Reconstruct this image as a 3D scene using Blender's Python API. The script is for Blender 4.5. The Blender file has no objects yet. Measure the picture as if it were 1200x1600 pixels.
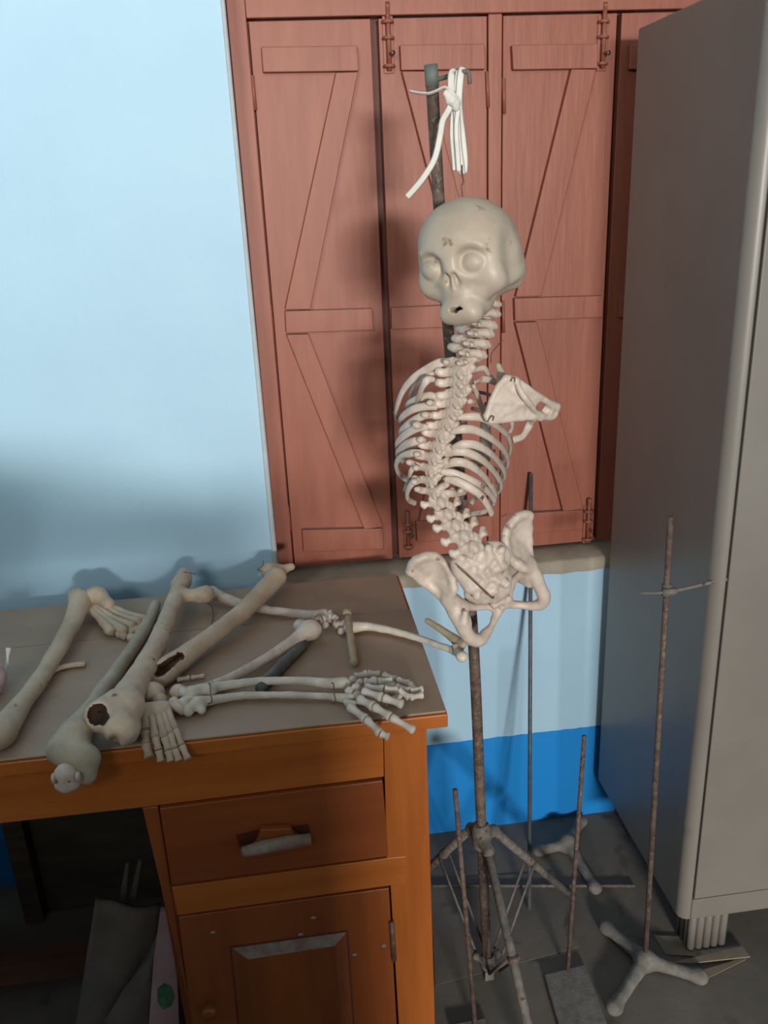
import bpy, math, random
import numpy as np
from mathutils import Matrix, Vector
random.seed(7); rng = np.random.RandomState(7)
scene = bpy.context.scene
COL = scene.collection
PI = math.pi

# ------------------------------------------------------------------ camera
CAM = np.array([0.0, -1.7166, 1.5107]); YAW, PITCH, ROLL, FPX = 0.1144, 0.3541, -0.0448, 1336.3
_f = np.array([math.sin(YAW)*math.cos(PITCH), math.cos(YAW)*math.cos(PITCH), -math.sin(PITCH)])
_r0 = np.array([math.cos(YAW), -math.sin(YAW), 0.0]); _u0 = np.cross(_r0, _f)
CR = math.cos(ROLL)*_r0 + math.sin(ROLL)*_u0
CU = -math.sin(ROLL)*_r0 + math.cos(ROLL)*_u0
cd = bpy.data.cameras.new('camera'); cam = bpy.data.objects.new('camera', cd); COL.objects.link(cam)
M = Matrix.Identity(4)
for i in range(3):
    M[i][0] = CR[i]; M[i][1] = CU[i]; M[i][2] = -_f[i]; M[i][3] = CAM[i]
cam.matrix_world = M
cd.sensor_fit = 'HORIZONTAL'; cd.sensor_width = 36.0; cd.lens = FPX/1200*36.0
cd.clip_start = 0.02; cd.clip_end = 60
scene.camera = cam

# ------------------------------------------------------------------ light and exposure
scene.view_settings.view_transform = 'Standard'; scene.view_settings.look = 'None'
scene.view_settings.gamma = 1.0; scene.view_settings.use_curve_mapping = False
scene.view_settings.exposure = 0.0
world = bpy.data.worlds.new('world'); scene.world = world; world.use_nodes = True
bg = world.node_tree.nodes['Background']; bg.inputs[0].default_value = (1.0, 0.98, 0.95, 1); bg.inputs[1].default_value = 0.185

def area_light(name, loc, target, sx, sy, watts, color):
    l = bpy.data.lights.new(name, 'AREA'); l.shape = 'RECTANGLE'; l.size = sx; l.size_y = sy; l.energy = watts; l.color = color
    o = bpy.data.objects.new(name, l); COL.objects.link(o); o.location = loc
    o.rotation_euler = (Vector(target)-Vector(loc)).to_track_quat('-Z', 'Y').to_euler(); return o
area_light('daylight_window_far', (0.65, -9.0, 1.85), (0.2, 0, 1.2), 1.25, 0.45, 560, (1.0, 0.96, 0.90))
hi_ = area_light('fill_upper_left_wall', (-1.4, -3.8, 2.75), (-0.45, 0, 1.95), 0.8, 0.5, 4.5, (1.0, 1.0, 0.88)); hi_.data.spread = math.radians(48)  # added fill light that brightens the upper left wall

# ------------------------------------------------------------------ point helpers
def _ray(px, py): return _f + (px-600)/FPX*CR - (py-800)/FPX*CU
def at(px, py, Y):
    d = _ray(px, py); return CAM + d*(Y-CAM[1])/d[1]
def on(px, py, Z):
    d = _ray(px, py); return CAM + d*(Z-CAM[2])/d[2]

# ------------------------------------------------------------------ materials
def mat(name, c1, c2=None, rough=0.6, scale=8.0, stretch=(1,1,1), bump=0.0, bscale=60.0, metal=0.0, spots=None, spot_t=0.64, spot_scale=30.0, coat=0.0, lo=0.35, hi=0.65, spec=0.5, dust=None, dust_amt=0.0):
    m = bpy.data.materials.new(name); m.use_nodes = True; nt = m.node_tree; N = nt.nodes; L = nt.links
    b = N['Principled BSDF']; b.inputs['Roughness'].default_value = rough; b.inputs['Metallic'].default_value = metal
    b.inputs['Specular IOR Level'].default_value = spec
    if coat: b.inputs['Coat Weight'].default_value = coat; b.inputs['Coat Roughness'].default_value = 0.25
    tc = N.new('ShaderNodeTexCoord'); mp = N.new('ShaderNodeMapping'); mp.inputs['Scale'].default_value = stretch
    L.new(tc.outputs['Object'], mp.inputs[0])
    c2 = c2 or c1
    nz = N.new('ShaderNodeTexNoise'); nz.inputs['Scale'].default_value = scale; nz.inputs['Detail'].default_value = 5; nz.inputs['Roughness'].default_value = 0.6
    L.new(mp.outputs[0], nz.inputs['Vector'])
    r = N.new('ShaderNodeValToRGB'); r.color_ramp.elements[0].position = lo; r.color_ramp.elements[1].position = hi
    r.color_ramp.elements[0].color = (*c1, 1); r.color_ramp.elements[1].color = (*c2, 1)
    L.new(nz.outputs[0], r.inputs[0]); out = r.outputs[0]
    if spots:
        n2 = N.new('ShaderNodeTexNoise'); n2.inputs['Scale'].default_value = spot_scale; n2.inputs['Detail'].default_value = 3
        L.new(tc.outputs['Object'], n2.inputs['Vector'])
        r2 = N.new('ShaderNodeValToRGB'); r2.color_ramp.elements[0].position = spot_t; r2.color_ramp.elements[1].position = spot_t+0.06
        r2.color_ramp.elements[0].color = (0,0,0,1); r2.color_ramp.elements[1].color = (1,1,1,1)
        L.new(n2.outputs[0], r2.inputs[0])
        mx = N.new('ShaderNodeMix'); mx.data_type = 'RGBA'; mx.inputs[7].default_value = (*spots, 1)
        L.new(r2.outputs[0], mx.inputs[0]); L.new(out, mx.inputs[6]); out = mx.outputs[2]
    if dust:
        g = N.new('ShaderNodeNewGeometry'); sx = N.new('ShaderNodeSeparateXYZ'); L.new(g.outputs['Normal'], sx.inputs[0])
        mr = N.new('ShaderNodeMapRange'); mr.inputs[1].default_value = 0.3; mr.inputs[2].default_value = 0.95; mr.inputs[3].default_value = 0; mr.inputs[4].default_value = dust_amt
        L.new(sx.outputs[2], mr.inputs[0])
        mx = N.new('ShaderNodeMix'); mx.data_type = 'RGBA'; mx.inputs[7].default_value = (*dust, 1)
        L.new(mr.outputs[0], mx.inputs[0]); L.new(out, mx.inputs[6]); out = mx.outputs[2]
    L.new(out, b.inputs['Base Color'])
    if bump:
        n3 = N.new('ShaderNodeTexNoise'); n3.inputs['Scale'].default_value = bscale; n3.inputs['Detail'].default_value = 4
        L.new(mp.outputs[0], n3.inputs['Vector'])
        bp = N.new('ShaderNodeBump'); bp.inputs['Strength'].default_value = bump; bp.inputs['Distance'].default_value = 0.002
        L.new(n3.outputs[0], bp.inputs['Height']); L.new(bp.outputs[0], b.inputs['Normal'])
    return m
MT = {}
MT['bone'] = mat('bone', (0.68,0.575,0.49), (0.50,0.405,0.33), 0.45, 30, bump=0.25, bscale=120, spots=(0.30,0.22,0.15), spot_t=0.66, spot_scale=45)
MT['skull'] = mat('skull_plaster', (0.52,0.44,0.35), (0.42,0.345,0.265), 0.45, 14, bump=0.25, bscale=90, spots=(0.27,0.19,0.115), spot_t=0.665, spot_scale=38)
MT['bone_dusty'] = mat('dusty_bone', (0.62,0.49,0.36), (0.45,0.345,0.245), 0.6, 14, bump=0.35, bscale=90, spots=(0.13,0.09,0.06), spot_t=0.69, spot_scale=40)
MT['bone_grey'] = mat('grey_bone', (0.52,0.445,0.33), (0.36,0.30,0.22), 0.6, 18, bump=0.35, bscale=90, spots=(0.12,0.1,0.07), spot_t=0.7, spot_scale=40)
MT['bone_pale'] = mat('pale_bone', (0.74,0.67,0.57), (0.56,0.49,0.40), 0.38, 30, bump=0.2, bscale=120, spots=(0.3,0.22,0.14), spot_t=0.68, spot_scale=60)
MT['bone_tan'] = mat('tan_bone', (0.42,0.34,0.21), (0.33,0.26,0.15), 0.5, 30, bump=0.2)
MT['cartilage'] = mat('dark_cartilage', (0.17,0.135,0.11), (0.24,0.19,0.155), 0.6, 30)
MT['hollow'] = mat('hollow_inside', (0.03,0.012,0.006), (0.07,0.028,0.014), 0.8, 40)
MT['marrow'] = mat('brown_hollow', (0.13,0.06,0.035), (0.22,0.12,0.075), 0.8, 30)
MT['wire'] = mat('rusty_wire', (0.13,0.07,0.045), (0.22,0.15,0.11), 0.6, 80, metal=0.3)
MT['rust'] = mat('rusty_iron', (0.085,0.055,0.042), (0.19,0.13,0.10), 0.75, 60, bump=0.5, bscale=250, metal=0.25, spots=(0.22,0.19,0.165), spot_t=0.6, spot_scale=160)
MT['rustgrey'] = mat('grey_dusty_iron', (0.13,0.115,0.10), (0.23,0.205,0.18), 0.8, 60, bump=0.4, bscale=200, metal=0.2, spots=(0.10,0.055,0.035), spot_t=0.62, spot_scale=90)
MT['bluerod'] = mat('blue_grey_steel', (0.10,0.115,0.13), (0.17,0.18,0.19), 0.55, 60, metal=0.4, bump=0.3, bscale=200)
MT['green_paint'] = mat('green_grey_paint', (0.10,0.13,0.12), (0.17,0.18,0.16), 0.6, 60)
MT['cast'] = mat('dusty_cast_iron', (0.16,0.15,0.13), (0.24,0.225,0.195), 0.85, 50, bump=0.5, bscale=150)
MT['ribbon'] = mat('white_ribbon', (0.78,0.76,0.70), (0.66,0.64,0.57), 0.6, 30)
MT['red'] = mat('red_oxide_paint', (0.335,0.103,0.062), (0.28,0.080,0.047), 0.5, 5, stretch=(6,6,0.8), dust=(0.27,0.19,0.15), dust_amt=0.85, bump=0.35, bscale=14, spots=(0.25,0.075,0.05), spot_t=0.71, spot_scale=18)
MT['red_shade'] = mat('gap_shade_red', (0.10,0.028,0.018), (0.14,0.04,0.026), 0.6, 8)  # red darkened for the shade in shutter gaps and the door groove
MT['red_orange'] = mat('orange_red_paint', (0.42,0.13,0.055), (0.36,0.10,0.045), 0.4, 5)
def wood(name, c1, c2, st, rough=0.32, coat=0.3, **k): return mat(name, c1, c2, rough, 2.2, st, bump=0.08, bscale=10, coat=coat, lo=0.3, hi=0.72, **k)
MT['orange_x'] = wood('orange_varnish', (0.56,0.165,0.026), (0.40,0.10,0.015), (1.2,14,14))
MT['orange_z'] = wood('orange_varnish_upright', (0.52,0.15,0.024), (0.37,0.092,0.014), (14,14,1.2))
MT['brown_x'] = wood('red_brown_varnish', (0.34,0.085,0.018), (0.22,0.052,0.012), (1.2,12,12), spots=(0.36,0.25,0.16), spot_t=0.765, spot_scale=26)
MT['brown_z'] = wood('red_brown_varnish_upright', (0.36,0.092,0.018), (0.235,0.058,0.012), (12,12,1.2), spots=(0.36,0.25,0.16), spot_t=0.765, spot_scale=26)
MT['desktop'] = mat('dusty_brown_laminate', (0.40,0.285,0.205), (0.34,0.24,0.17), 0.55, 3, stretch=(1,3,1), bump=0.12, bscale=200, spots=(0.27,0.21,0.17), spot_t=0.68, spot_scale=14)
MT['dust'] = mat('grey_dust', (0.34,0.27,0.22), (0.22,0.14,0.10), 0.9, 40, bump=0.6, bscale=200)
MT['brown_shade'] = mat('slot_shade_brown', (0.10,0.022,0.008), (0.07,0.015,0.006), 0.6, 20)  # brown darkened for the shade inside the finger recesses
MT['dull_rail'] = mat('dull_brown_wood', (0.13,0.06,0.035), (0.09,0.042,0.026), 0.7, 4, stretch=(1,8,8))
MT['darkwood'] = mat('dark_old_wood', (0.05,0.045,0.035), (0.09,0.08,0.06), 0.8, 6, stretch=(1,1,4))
MT['locker'] = mat('grey_enamel', (0.245,0.225,0.195), (0.21,0.19,0.165), 0.38, 3, bump=0.06, bscale=40, coat=0.0, spots=(0.20,0.18,0.15), spot_t=0.74, spot_scale=8)
MT['floor'] = mat('dusty_cement', (0.135,0.118,0.098), (0.20,0.175,0.145), 0.85, 5, bump=0.3, bscale=60, spots=(0.10,0.085,0.07), spot_t=0.62, spot_scale=9)
MT['sill'] = mat('dusty_cement_sill', (0.30,0.26,0.20), (0.42,0.37,0.29), 0.85, 14, bump=0.4, bscale=80)
MT['ceiling'] = mat('white_ceiling', (0.7,0.72,0.7), (0.66,0.68,0.66), 0.8)
MT['sack'] = mat('grey_brown_sacking', (0.11,0.09,0.072), (0.155,0.13,0.105), 0.9, 10, bump=0.5, bscale=120)
MT['pink'] = mat('pink_packet', (0.42,0.25,0.26), (0.50,0.38,0.38), 0.4, 12)
MT['green'] = mat('green_print', (0.03,0.13,0.055), (0.10,0.26,0.13), 0.4, 60)
MT['slate'] = mat('slate_grey_rod', (0.075,0.08,0.075), (0.13,0.135,0.125), 0.5, 40)
MT['paper'] = mat('tan_paper', (0.23,0.18,0.125), (0.30,0.245,0.18), 0.8, 20)
MT['cream_paint'] = mat('flaked_cream_paint', (0.55,0.47,0.38), (0.18,0.08,0.05), 0.6, 90)
MT['red_worn'] = mat('worn_red_bolt', (0.30,0.09,0.055), (0.24,0.07,0.04), 0.5, 40, spots=(0.5,0.42,0.34), spot_t=0.6, spot_scale=70)
MT['brass'] = mat('dull_metal', (0.35,0.26,0.17), (0.18,0.13,0.1), 0.4, 60, metal=0.7)
def wall_mat():
    m = mat('blue_wash', (0.39,0.605,0.775), (0.42,0.645,0.81), 0.55, 3, bump=0.35, bscale=35, spots=(0.34,0.54,0.68), spot_t=0.72, spot_scale=6)
    nt = m.node_tree; N = nt.nodes; L = nt.links; b = N['Principled BSDF']
    src = b.inputs['Base Color'].links[0].from_socket
    g = N.new('ShaderNodeNewGeometry'); s = N.new('ShaderNodeSeparateXYZ'); L.new(g.outputs['Position'], s.inputs[0])
    nz = N.new('ShaderNodeTexNoise'); nz.inputs['Scale'].default_value = 30; L.new(g.outputs['Position'], nz.inputs['Vector'])
    ma = N.new('ShaderNodeMath'); ma.operation = 'MULTIPLY_ADD'; L.new(nz.outputs[0], ma.inputs[0]); ma.inputs[1].default_value = 0.008; L.new(s.outputs[2], ma.inputs[2])
    lt = N.new('ShaderNodeMath'); lt.operation = 'LESS_THAN'; L.new(ma.outputs[0], lt.inputs[0]); lt.inputs[1].default_value = 0.269
    mx = N.new('ShaderNodeMix'); mx.data_type = 'RGBA'; L.new(lt.outputs[0], mx.inputs[0]); L.new(src, mx.inputs[6]); mx.inputs[7].default_value = (0.004,0.25,0.70,1)
    L.new(mx.outputs[2], b.inputs['Base Color']); return m
MT['wall'] = wall_mat()
MT['plaster'] = mat('grey_white_plaster_edge', (0.42,0.47,0.50), (0.5,0.55,0.57), 0.8, 20)

# ------------------------------------------------------------------ object helpers
WL = {}
def mesh_from(name, V, F, m, smooth=True):
    me = bpy.data.meshes.new(name); me.from_pydata([tuple(map(float, v)) for v in V], [], [tuple(map(int, f)) for f in F]); me.update()
    for mm in (m if isinstance(m, (list, tuple)) else [m]): me.materials.append(MT[mm] if isinstance(mm, str) else mm)
    if smooth: me.polygons.foreach_set('use_smooth', [True]*len(me.polygons))
    return me
def link(name, me, parent=None, loc=(0,0,0), **tags):
    o = bpy.data.objects.new(name, me); COL.objects.link(o)
    loc = np.array(loc, float); WL[o.name] = loc
    if parent is not None:
        o.parent = parent; o.location = loc - WL[parent.name]
    else: o.location = loc
    for k, v in tags.items(): o[k] = v
    return o
def obj(name, VF, m, parent=None, smooth=True, base=False, **tags):
    V = np.array(VF[0], float); F = VF[1]
    c = (V.min(0)+V.max(0))/2
    if parent is None: c[2] = V[:,2].min()
    return link(name, mesh_from(name, V-c, F, m, smooth), parent, c, **tags)
def thing(name, loc, label, cat, group=None):
    o = link(name, None, None, loc, label=label, category=cat)
    if group: o['group'] = group
    return o
def place(name, me, Mx, parent, **tags):   # a mesh with its own rotation under a thing
    o = bpy.data.objects.new(name, me); COL.objects.link(o)
    Mx = Mx.copy(); WL[o.name] = np.array(Mx.translation)
    if parent is not None:
        o.parent = parent; Mx.translation = Vector(np.array(Mx.translation)-WL[parent.name])
    o.matrix_local = Mx
    for k, v in tags.items(): o[k] = v
    return o
def bevel(o, w=0.003, seg=2, ang=0.6):
    b = o.modifiers.new('bevel', 'BEVEL'); b.width = w; b.segments = seg; b.limit_method = 'ANGLE'; b.angle_limit = ang
    for p in o.data.polygons: p.use_smooth = True
    w2 = o.modifiers.new('wn', 'WEIGHTED_NORMAL'); w2.keep_sharp = True
    return o
def merge(*parts):
    V = []; F = []
    for v, f in parts:
        n = len(V); V.extend([tuple(x) for x in v]); F.extend([tuple(i+n for i in q) for q in f])
    return V, F
def box(x0,x1,y0,y1,z0,z1):
    V = [(x,y,z) for z in (z0,z1) for y in (y0,y1) for x in (x0,x1)]
    return V, [(0,2,3,1),(4,5,7,6),(0,1,5,4),(2,6,7,3),(0,4,6,2),(1,3,7,5)]
def prism(poly, d):   # poly: list of 3D points, extruded by vector d
    P = [np.array(p, float) for p in poly]; d = np.array(d, float); n = len(P)
    nr = sum((np.cross(P[i], P[(i+1)%n]) for i in range(n)), np.zeros(3))
    if nr@d > 0: P = P[::-1]
    V = P + [p+d for p in P]
    F = [tuple(range(n)), tuple(range(2*n-1, n-1, -1))] + [(i, i+n, (i+1)%n+n, (i+1)%n) for i in range(n)]
    return V, F
def catmull(P, n=8):
    P = [np.array(p, float) for p in P]
    if len(P) < 3: return [P[0]+(P[-1]-P[0])*t for t in np.linspace(0,1,n+1)]
    Q = [2*P[0]-P[1]]+P+[2*P[-1]-P[-2]]; out = []
    for i in range(1, len(Q)-2):
        for j in range(n):
            t = j/n; a,b,c,d = Q[i-1],Q[i],Q[i+1],Q[i+2]
            out.append(0.5*((2*b)+(c-a)*t+(2*a-5*b+4*c-d)*t*t+(-a+3*b-3*c+d)*t**3))
    out.append(Q[-2]); return out
def sweep(P, r, seg=10, n=8, up=None, smooth=True):
    """tube through P; r: float, (w,h), or list per control point of either"""
    k = len(P)
    rr = r if isinstance(r, list) else [r]*k
    rr = [np.array([x,x]) if np.isscalar(x) else np.array(x, float) for x in rr]
    pts = catmull(P, n) if smooth else [np.array(p,float) for p in P]
    m = len(pts); ts = np.linspace(0, k-1, m) if smooth else np.arange(k)
    R = [rr[int(min(math.floor(t), k-2))]*(1-(t-min(math.floor(t), k-2))) + rr[int(min(math.floor(t), k-2))+1]*(t-min(math.floor(t), k-2)) for t in ts]
    V = []; F = []
    T = [pts[min(i+1,m-1)]-pts[max(i-1,0)] for i in range(m)]; T = [t/np.linalg.norm(t) for t in T]
    u = np.array(up if up is not None else (0,0,1.0), float)
    if up is None and abs(T[0]@u) > 0.9: u = np.array([0,1.0,0])
    for i in range(m):
        if up is not None: u = np.array(up, float)
        a = u - (u@T[i])*T[i]; a /= np.linalg.norm(a)+1e-9; u = a
        b = np.cross(T[i], a)
        for s in range(seg):
            th = 2*PI*s/seg; V.append(pts[i] + b*math.cos(th)*R[i][0] + a*math.sin(th)*R[i][1])
    for i in range(m-1):
        for s in range(seg):
            s2 = (s+1)%seg; F.append((i*seg+s, i*seg+s2, (i+1)*seg+s2, (i+1)*seg+s))
    F.append(tuple(range(seg-1,-1,-1))); F.append(tuple((m-1)*seg+s for s in range(seg)))
    return V, F
PROF = [(0,.45),(.03,.9),(.09,1.12),(.18,1.02),(.32,.84),(.5,.78),(.7,.84),(.84,1.02),(.93,1.1),(.98,.9),(1,.4)]
def phalanx(a, b, r, seg=10, prof=PROF):
    a = np.array(a); b = np.array(b)
    V, F = sweep([a+(b-a)*t for t, _ in prof], [r*s for _, s in prof], seg, smooth=False)
    return V, F

# ------------------------------------------------------------------ signed distance modelling
class S:
    def __init__(s, f, lo, hi): s.f = f; s.lo = np.array(lo, float); s.hi = np.array(hi, float)
def cap(a, b, ra, rb=None):
    a = np.array(a, float); b = np.array(b, float); rb = ra if rb is None else rb; ba = b-a; L = max(ba@ba, 1e-12)
    def f(P):
        h = np.clip((P-a)@ba/L, 0, 1); return np.linalg.norm(P-a-h[:,None]*ba, axis=1)-(ra+(rb-ra)*h)
    m = max(ra, rb); return S(f, np.minimum(a,b)-m, np.maximum(a,b)+m)
def ell(c, r, R=None):
    c = np.array(c, float); r = np.array(r if not np.isscalar(r) else (r,r,r), float)
    R = np.eye(3) if R is None else np.array(R, float)
    def f(P):
        q = (P-c)@R.T; a = np.linalg.norm(q/r, axis=1); b = np.linalg.norm(q/(r*r), axis=1); return a*(a-1)/np.maximum(b, 1e-9)
    m = r.max(); return S(f, c-m, c+m)
def tri(a, b, c, t):
    a,b,c = (np.array(v, float) for v in (a,b,c)); ba=b-a; cb=c-b; ac=a-c; n=np.cross(ba,ac)
    def f(P):
        pa=P-a; pb=P-b; pc=P-c
        s = np.sign(pa@np.cross(ba,n))+np.sign(pb@np.cross(cb,n))+np.sign(pc@np.cross(ac,n))
        def e(v,p): h=np.clip(p@v/(v@v),0,1); w=v*h[:,None]-p; return (w*w).sum(1)
        de = np.minimum(np.minimum(e(ba,pa),e(cb,pb)),e(ac,pc)); dp = (pa@n)**2/(n@n)
        return np.sqrt(np.where(s < 2, de, dp))-t
    A = np.array([a,b,c]); return S(f, A.min(0)-t, A.max(0)+t)
def un(parts, k=0.004):
    fs = [p.f for p in parts]
    def f(P):
        d = fs[0](P)
        for g in fs[1:]:
            e = g(P); h = np.maximum(k-np.abs(d-e), 0)/k; d = np.minimum(d,e)-h*h*k*0.25
        return d
    return S(f, np.min([p.lo for p in parts],0), np.max([p.hi for p in parts],0))
def sub(a, b, k=0.003):
    def f(P):
        d = a.f(P); e = -b.f(P); h = np.maximum(k-np.abs(d-e),0)/k; return np.maximum(d,e)+h*h*k*0.25
    return S(f, a.lo, a.hi)
def lump(a, amp=0.0008, fr=90.0):
    def f(P): return a.f(P)+amp*(np.sin(P[:,0]*fr+1.3)*np.sin(P[:,1]*fr*1.13+.4)*np.sin(P[:,2]*fr*.91+2.1)+.5*np.sin(P[:,0]*fr*2.3)*np.sin(P[:,2]*fr*2.1+P[:,1]*fr))
    return S(f, a.lo, a.hi)
def chain(P, R, k=0.004):
    P = [np.array(p, float) for p in P]
    if np.isscalar(R): R = [R]*len(P)
    if len(P) > 2:
        Q = catmull([np.append(p, r) for p, r in zip(P, R)], 4)
    else: Q = [np.append(p, r) for p, r in zip(P, R)]
    cs = [cap(Q[i][:3], Q[i+1][:3], Q[i][3], Q[i+1][3]) for i in range(len(Q)-1)]
    fs = [c.f for c in cs]
    def f(X):
        d = fs[0](X)
        for g in fs[1:]: d = np.minimum(d, g(X))
        return d
    return S(f, np.min([c.lo for c in cs],0), np.max([c.hi for c in cs],0))
def sdf_mesh(s, h):
    lo = s.lo-2.5*h; hi = s.hi+2.5*h; B = 6
    nb = np.ceil((hi-lo)/(h*B)).astype(int); n = nb*B+1
    D = np.full(n, 1.0, np.float32)
    ax = [lo[i]+h*np.arange(n[i]) for i in range(3)]
    cx = [lo[i]+h*(B*np.arange(nb[i])+B/2) for i in range(3)]
    G = np.stack(np.meshgrid(*cx, indexing='ij'), -1).reshape(-1,3)
    d0 = s.f(G).reshape(nb); act = np.abs(d0) < h*B*1.35+0.002
    D[:] = np.repeat(np.repeat(np.repeat(np.sign(d0),B,0),B,1),B,2)[tuple(np.minimum(np.arange(n[0]),nb[0]*B-1)[:,None,None] if i==0 else (np.minimum(np.arange(n[1]),nb[1]*B-1)[None,:,None] if i==1 else np.minimum(np.arange(n[2]),nb[2]*B-1)[None,None,:]) for i in range(3))]
    mask = np.zeros(n, bool)
    for (i,j,k) in np.argwhere(act): mask[i*B:i*B+B+1, j*B:j*B+B+1, k*B:k*B+B+1] = True
    I = np.argwhere(mask); Pp = np.stack([ax[q][I[:,q]] for q in range(3)], -1)
    D[mask] = s.f(Pp)
    neg = D < 0
    c = [neg[i:n[0]-1+i, j:n[1]-1+j, k:n[2]-1+k] for i in (0,1) for j in (0,1) for k in (0,1)]
    cnt = sum(x.astype(np.int8) for x in c); cell = (cnt > 0) & (cnt < 8)
    C = np.argwhere(cell); idx = -np.ones(cell.shape, int); idx[cell] = np.arange(len(C))
    acc = np.zeros((len(C),3)); num = np.zeros(len(C))
    corners = [(i,j,k) for i in (0,1) for j in (0,1) for k in (0,1)]
    val = {o: D[C[:,0]+o[0], C[:,1]+o[1], C[:,2]+o[2]] for o in corners}
    for o in corners:
        for q in range(3):
            if o[q] == 0:
                p = list(o); p[q] = 1; p = tuple(p); a = val[o]; b = val[p]; x = (a < 0) != (b < 0)
                t = np.where(x, a/np.where(x, a-b, 1), 0); v = np.repeat(np.array([o], float), len(C), 0); v[:,q] += t
                acc[x] += v[x]; num[x] += 1
    V = lo + h*(C + acc/num[:,None])
    F = []
    for q in range(3):
        a = [slice(1, n[i]-1) for i in range(3)]; b = list(a); a[q] = slice(0, n[q]-1); b[q] = slice(1, n[q])
        x0 = neg[tuple(a)]; x1 = neg[tuple(b)]; E = np.argwhere(x0 != x1)
        if not len(E): continue
        off = np.array([1,1,1]); off[q] = 0; G2 = E+off
        s0 = x0[tuple(E.T)]
        u, v = [(1,2),(2,0),(0,1)][q]
        def cid(du, dv):
            g = G2.copy(); g[:,u] -= du; g[:,v] -= dv; return idx[tuple(g.T)]
        quad = np.stack([cid(0,0), cid(1,0), cid(1,1), cid(0,1)], -1)
        quad[~s0] = quad[~s0][:, ::-1]; F.append(quad)
    F = np.concatenate(F)
    F = F[(F >= 0).all(1)]
    return V, F.tolist()
def bone(name, s, h, m, parent=None, inner=None, **tags):
    V, F = sdf_mesh(s, h)
    o = obj(name, (V, F), m if inner is None else [m, inner[1]], parent, **tags)
    if inner is not None:
        d = inner[0].f(V)
        for p in o.data.polygons:
            if all(d[v] < 0.0009 for v in p.vertices): p.material_index = 1
    return o

# ================================================================== ROOM
SH = 0.073
XL, ZS, ZT = -0.041, 0.720, 2.35
XR = 1.02
def struct(name, VF, m, parent=None, smooth=False):
    o = obj(name, VF, m, parent, smooth=smooth)
    if parent is None: o['kind'] = 'structure'
    return o
# the wall behind, with its window opening (one mesh, four panels that share edges)
T = 0.24
bw = merge(box(-2.2, XL, 0, T, 0, 2.9), box(XL, XR, 0, T, 0, ZS-0.002), box(XR, 2.2, 0, T, 0, 2.9), box(XL, XR, 0, T, ZT, 2.9))
struct('wall_back', bw, 'wall')
struct('floor', box(-2.2, 2.2, -3.2, T, -0.05, 0.0), 'floor')
struct('ceiling', box(-2.2, 2.2, -3.2, T, 2.9, 2.95), 'ceiling')
struct('wall_right', box(2.2, 2.3, -3.2, T, 0, 2.9), 'wall')
struct('wall_left', box(-2.3, -2.2, -3.2, T, 0, 2.9), 'wall')
o = struct('trim_1', merge(sweep([(XL-0.003,0.001,ZS),(XL-0.003,0.001,1.5),(XL-0.003,0.001,ZT)], [0.0065,0.0045,0.004], 8, n=10)), 'plaster', smooth=True)
# sill
sl = []
nx = 60
V = []; F = []
for i in range(nx+1):
    x = XL + (XR-XL)*i/nx; w = 0.0009*math.sin(i*1.7)+0.0008*math.sin(i*0.61+1)
    V += [(x,-0.006+w,ZS-0.03+w),(x,-0.006+w,ZS-0.004+0.4*w),(x,0.002,ZS+0.001),(x,T,ZS+0.001),(x,T,ZS-0.03)]
for i in range(nx):
    for j in range(4): a = i*5+j; F.append((a,a+5,a+6,a+1))
struct('trim_2', (V,F), 'sill', smooth=True)

# window: frame and shutters
win = link('window_1', None, None, (XL, SH, ZS), kind='structure')
fr = merge(box(XL+0.001, -0.006, SH-0.008, SH+0.05, ZS+0.002, ZT-0.002), box(0.444, 0.471, SH-0.004, SH+0.05, ZS+0.002, 1.822),
           box(-0.006, XR-0.002, SH-0.010, SH+0.05, 1.822, 1.853), box(0.952, XR-0.002, SH-0.008, SH+0.05, ZS+0.002, 1.822))
bevel(obj('window_frame', fr, 'red', win, smooth=False), 0.002)
obj('closing_strip', merge(box(0.19,0.27,SH+0.024,SH+0.034,ZS+0.008,1.822), box(0.66,0.74,SH+0.024,SH+0.034,ZS+0.008,1.822), box(-0.02,0.01,SH+0.022,SH+0.034,ZS+0.008,1.822),box(0.43,0.485,SH+0.022,SH+0.034,ZS+0.008,1.822),box(0.92,0.97,SH+0.022,SH+0.034,ZS+0.008,1.822)), 'red_shade', win, smooth=False)  # strips behind the leaf gaps, gap shade put into their dark red
obj('upper_panel', box(-0.006, XR-0.002, SH, SH+0.03, 1.853, ZT-0.002), 'red_orange', win, smooth=False)
Z0, Z1 = 0.7285, 1.819
def leaf(x0, x1, skew=0.0):
    V, F = box(x0, x1, SH, SH+0.022, Z0, Z1)
    return bevel(obj('shutter_leaf', (V,F), 'red', win, smooth=False), 0.0015)
L1 = leaf(-0.003, 0.2215); L2 = leaf(0.236, 0.4425); L3 = leaf(0.4735, 0.6975); L4 = leaf(0.7065, 0.950)
BT = 0.015
def batten(px, parent, name='batten', y0=None):
    pts = [at(x, y, SH-BT) for x, y in px]
    for p in pts: p[1] = SH-BT
    bevel(obj(name, prism(pts, (0, BT-0.0003, 0)), 'red', parent, smooth=False), 0.0018)
batten([(408,73),(559,71),(561,111),(411,113)], L1)
batten([(525,113),(560,112),(485,484),(445,484)], L1, 'diagonal_brace')
batten([(445,486),(582,482),(584,516),(447,521)], L1)
batten([(447,523),(482,522),(599,824),(569,827)], L1, 'diagonal_brace')
batten([(472,829),(598,826),(600,858),(474,863)], L1)
batten([(625,70),(757,68),(759,108),(627,110)], L2)
batten([(628,111),(666,111),(760,470),(722,472)], L2, 'diagonal_brace')
batten([(611,481),(755,474),(757,509),(612,515)], L2)
batten([(720,513),(755,511),(690,812),(655,815)], L2, 'diagonal_brace')
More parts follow.
